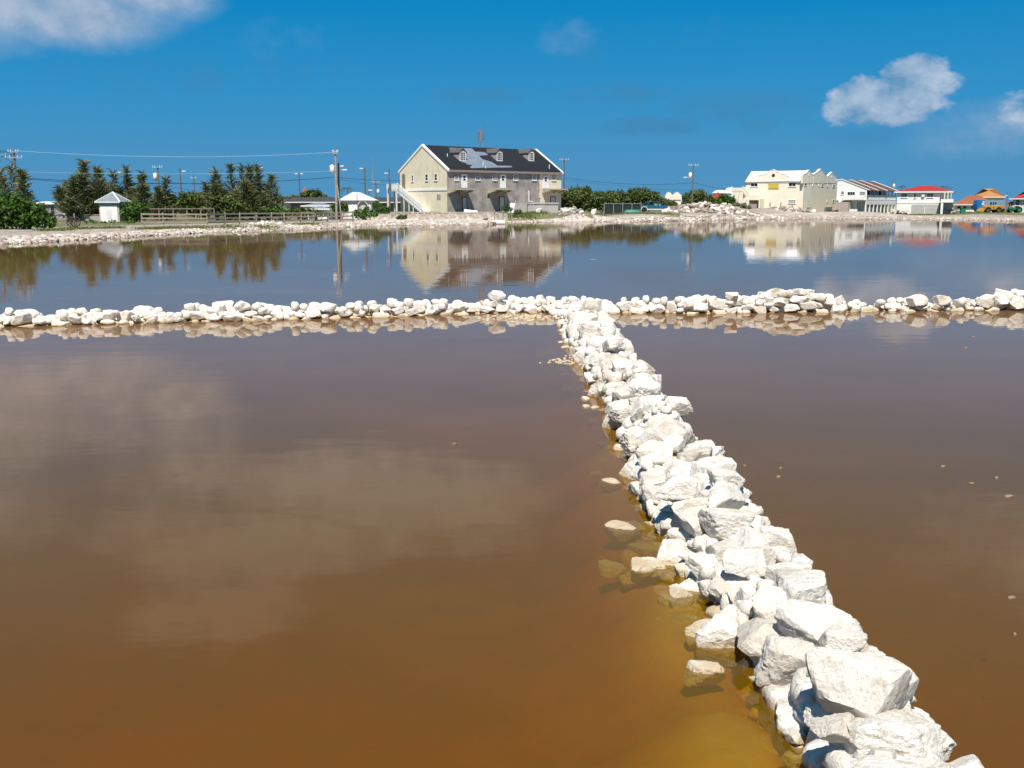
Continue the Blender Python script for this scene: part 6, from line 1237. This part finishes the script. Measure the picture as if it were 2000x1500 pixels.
# ------------------------------------------------------------------ rubble heaps and the stony shore
def heap(label, px0, px1, d0, d1, hfun, n, smin, smax, seed, name='rubble_heap', mats=None, limit=160):
    rr = random.Random(seed); a, b = dp(px0, 415, (d0 + d1) / 2), dp(px1, 415, (d0 + d1) / 2)
    x0, x1 = a.x, b.x
    base = lambda X, Y: ground_z(X, Y) - .08
    tgt = lambda X, Y: ground_z(X, Y) + np.interp((X - x0) / (x1 - x0), [p[0] for p in hfun], [p[1] for p in hfun]) * (1 - np.abs((Y - (d0 + d1) / 2) / ((d1 - d0) / 2)) ** 2)
    P = Pile(x0 - .6, x1 + .6, d0 - .6, d1 + .6, .07, base, tgt, lambda X, Y: (X > x0) & (X < x1) & (Y > d0) & (Y < d1), rr)
    P.fill(lambda r: (lambda q: (q, q * r.uniform(.55, .95), q * r.uniform(.4, .8), r.uniform(0, 6.3)))(smin + (smax - smin) * r.random() ** 1.8), n, 7, 50, .1)
    root = empty(name, ((x0 + x1) / 2, (d0 + d1) / 2, .3), 0, label, 'rubble heap'); place_stones(root, P.out, LOW, rr, limit, key=lambda s: -s[3] * s[5] * (1.5 if s[1] < (d0 + d1) / 2 else 1), stuff='small_rubble')
    if mats:
        for c in root.children:
            if c.type == 'MESH' and rr.random() < mats[1]: c.material_slots and setattr(c.material_slots[0], 'link', 'OBJECT'); c.material_slots[0].material = mats[0]
EARTHST = mat('earthy_rubble', (.38, .31, .265), .95, .3, 2, .6, 10)
heap('long heap of broken white limestone between the blue car and the cream building', 1296, 1486, 160, 171, [(0, .5), (.12, 1.0), (.3, 1.15), (.42, 1.3), (.52, 1.0), (.62, 1.35), (.72, 1.0), (.85, .55), (1, .35)], 520, .18, .62, 4, mats=(EARTHST, .6), limit=230)
heap('small grey heap of broken concrete at the right foot of the big house', 1092, 1140, 147, 154, [(0, .3), (.3, .75), (.6, .9), (1, .3)], 110, .18, .5, 8, mats=(mat('broken_concrete', (.36, .33, .31), .95, .25, 2), .7), limit=80)
heap('low earthy rubble strewn in front of the cream building', 1500, 1600, 172, 180, [(0, .3), (.3, .5), (.55, .8), (.8, .5), (1, .2)], 140, .18, .5, 9, mats=(EARTHST, .75), limit=100)
heap('rubble line on the shore behind the rail fence end', 480, 560, 103, 107, [(0, .05), (.4, .3), (.6, .35), (1, .1)], 90, .1, .26, 12, mats=(EARTHST, .3), limit=80)
def shore_stones():
    rr = random.Random(31); its = []
    for _ in range(5200):
        x = rr.uniform(-34, 72) if rr.random() < .8 else rr.uniform(-34, -12); s = rr.gauss(.5, .5) if rr.random() < .5 else abs(rr.gauss(0, 4.0)); y = float(shore_y(x)) + s; z = gz(x, y)
        a = rr.uniform(.045, .11) * (1.9 if rr.random() < .08 else 1); its.append((x, y, z + a * .1, a * rr.uniform(1, 1.5), a, a * rr.uniform(.4, .8), rr.uniform(0, 6.3)))
    for _ in range(900):
        x = rr.uniform(16, 46); y = float(shore_y(x)) + abs(rr.gauss(2.5, 2.0)); a = rr.uniform(.1, .28); its.append((x, y, gz(x, y) + a * .2, a * 1.2, a, a * .7, rr.uniform(0, 6.3)))
    rr.shuffle(its); h = len(its) * 4 // 5
    tag(link('shore_stones', chips_mesh('shore_stones', its[:h], EARTHST)), kind='stuff'); tag(link('white_shore_stones', chips_mesh('white_shore_stones', its[h:])), kind='stuff')
shore_stones()
for o in bpy.data.objects:
    if o.parent is None and 'category' in o and 'kind' not in o: o['kind'] = 'thing'
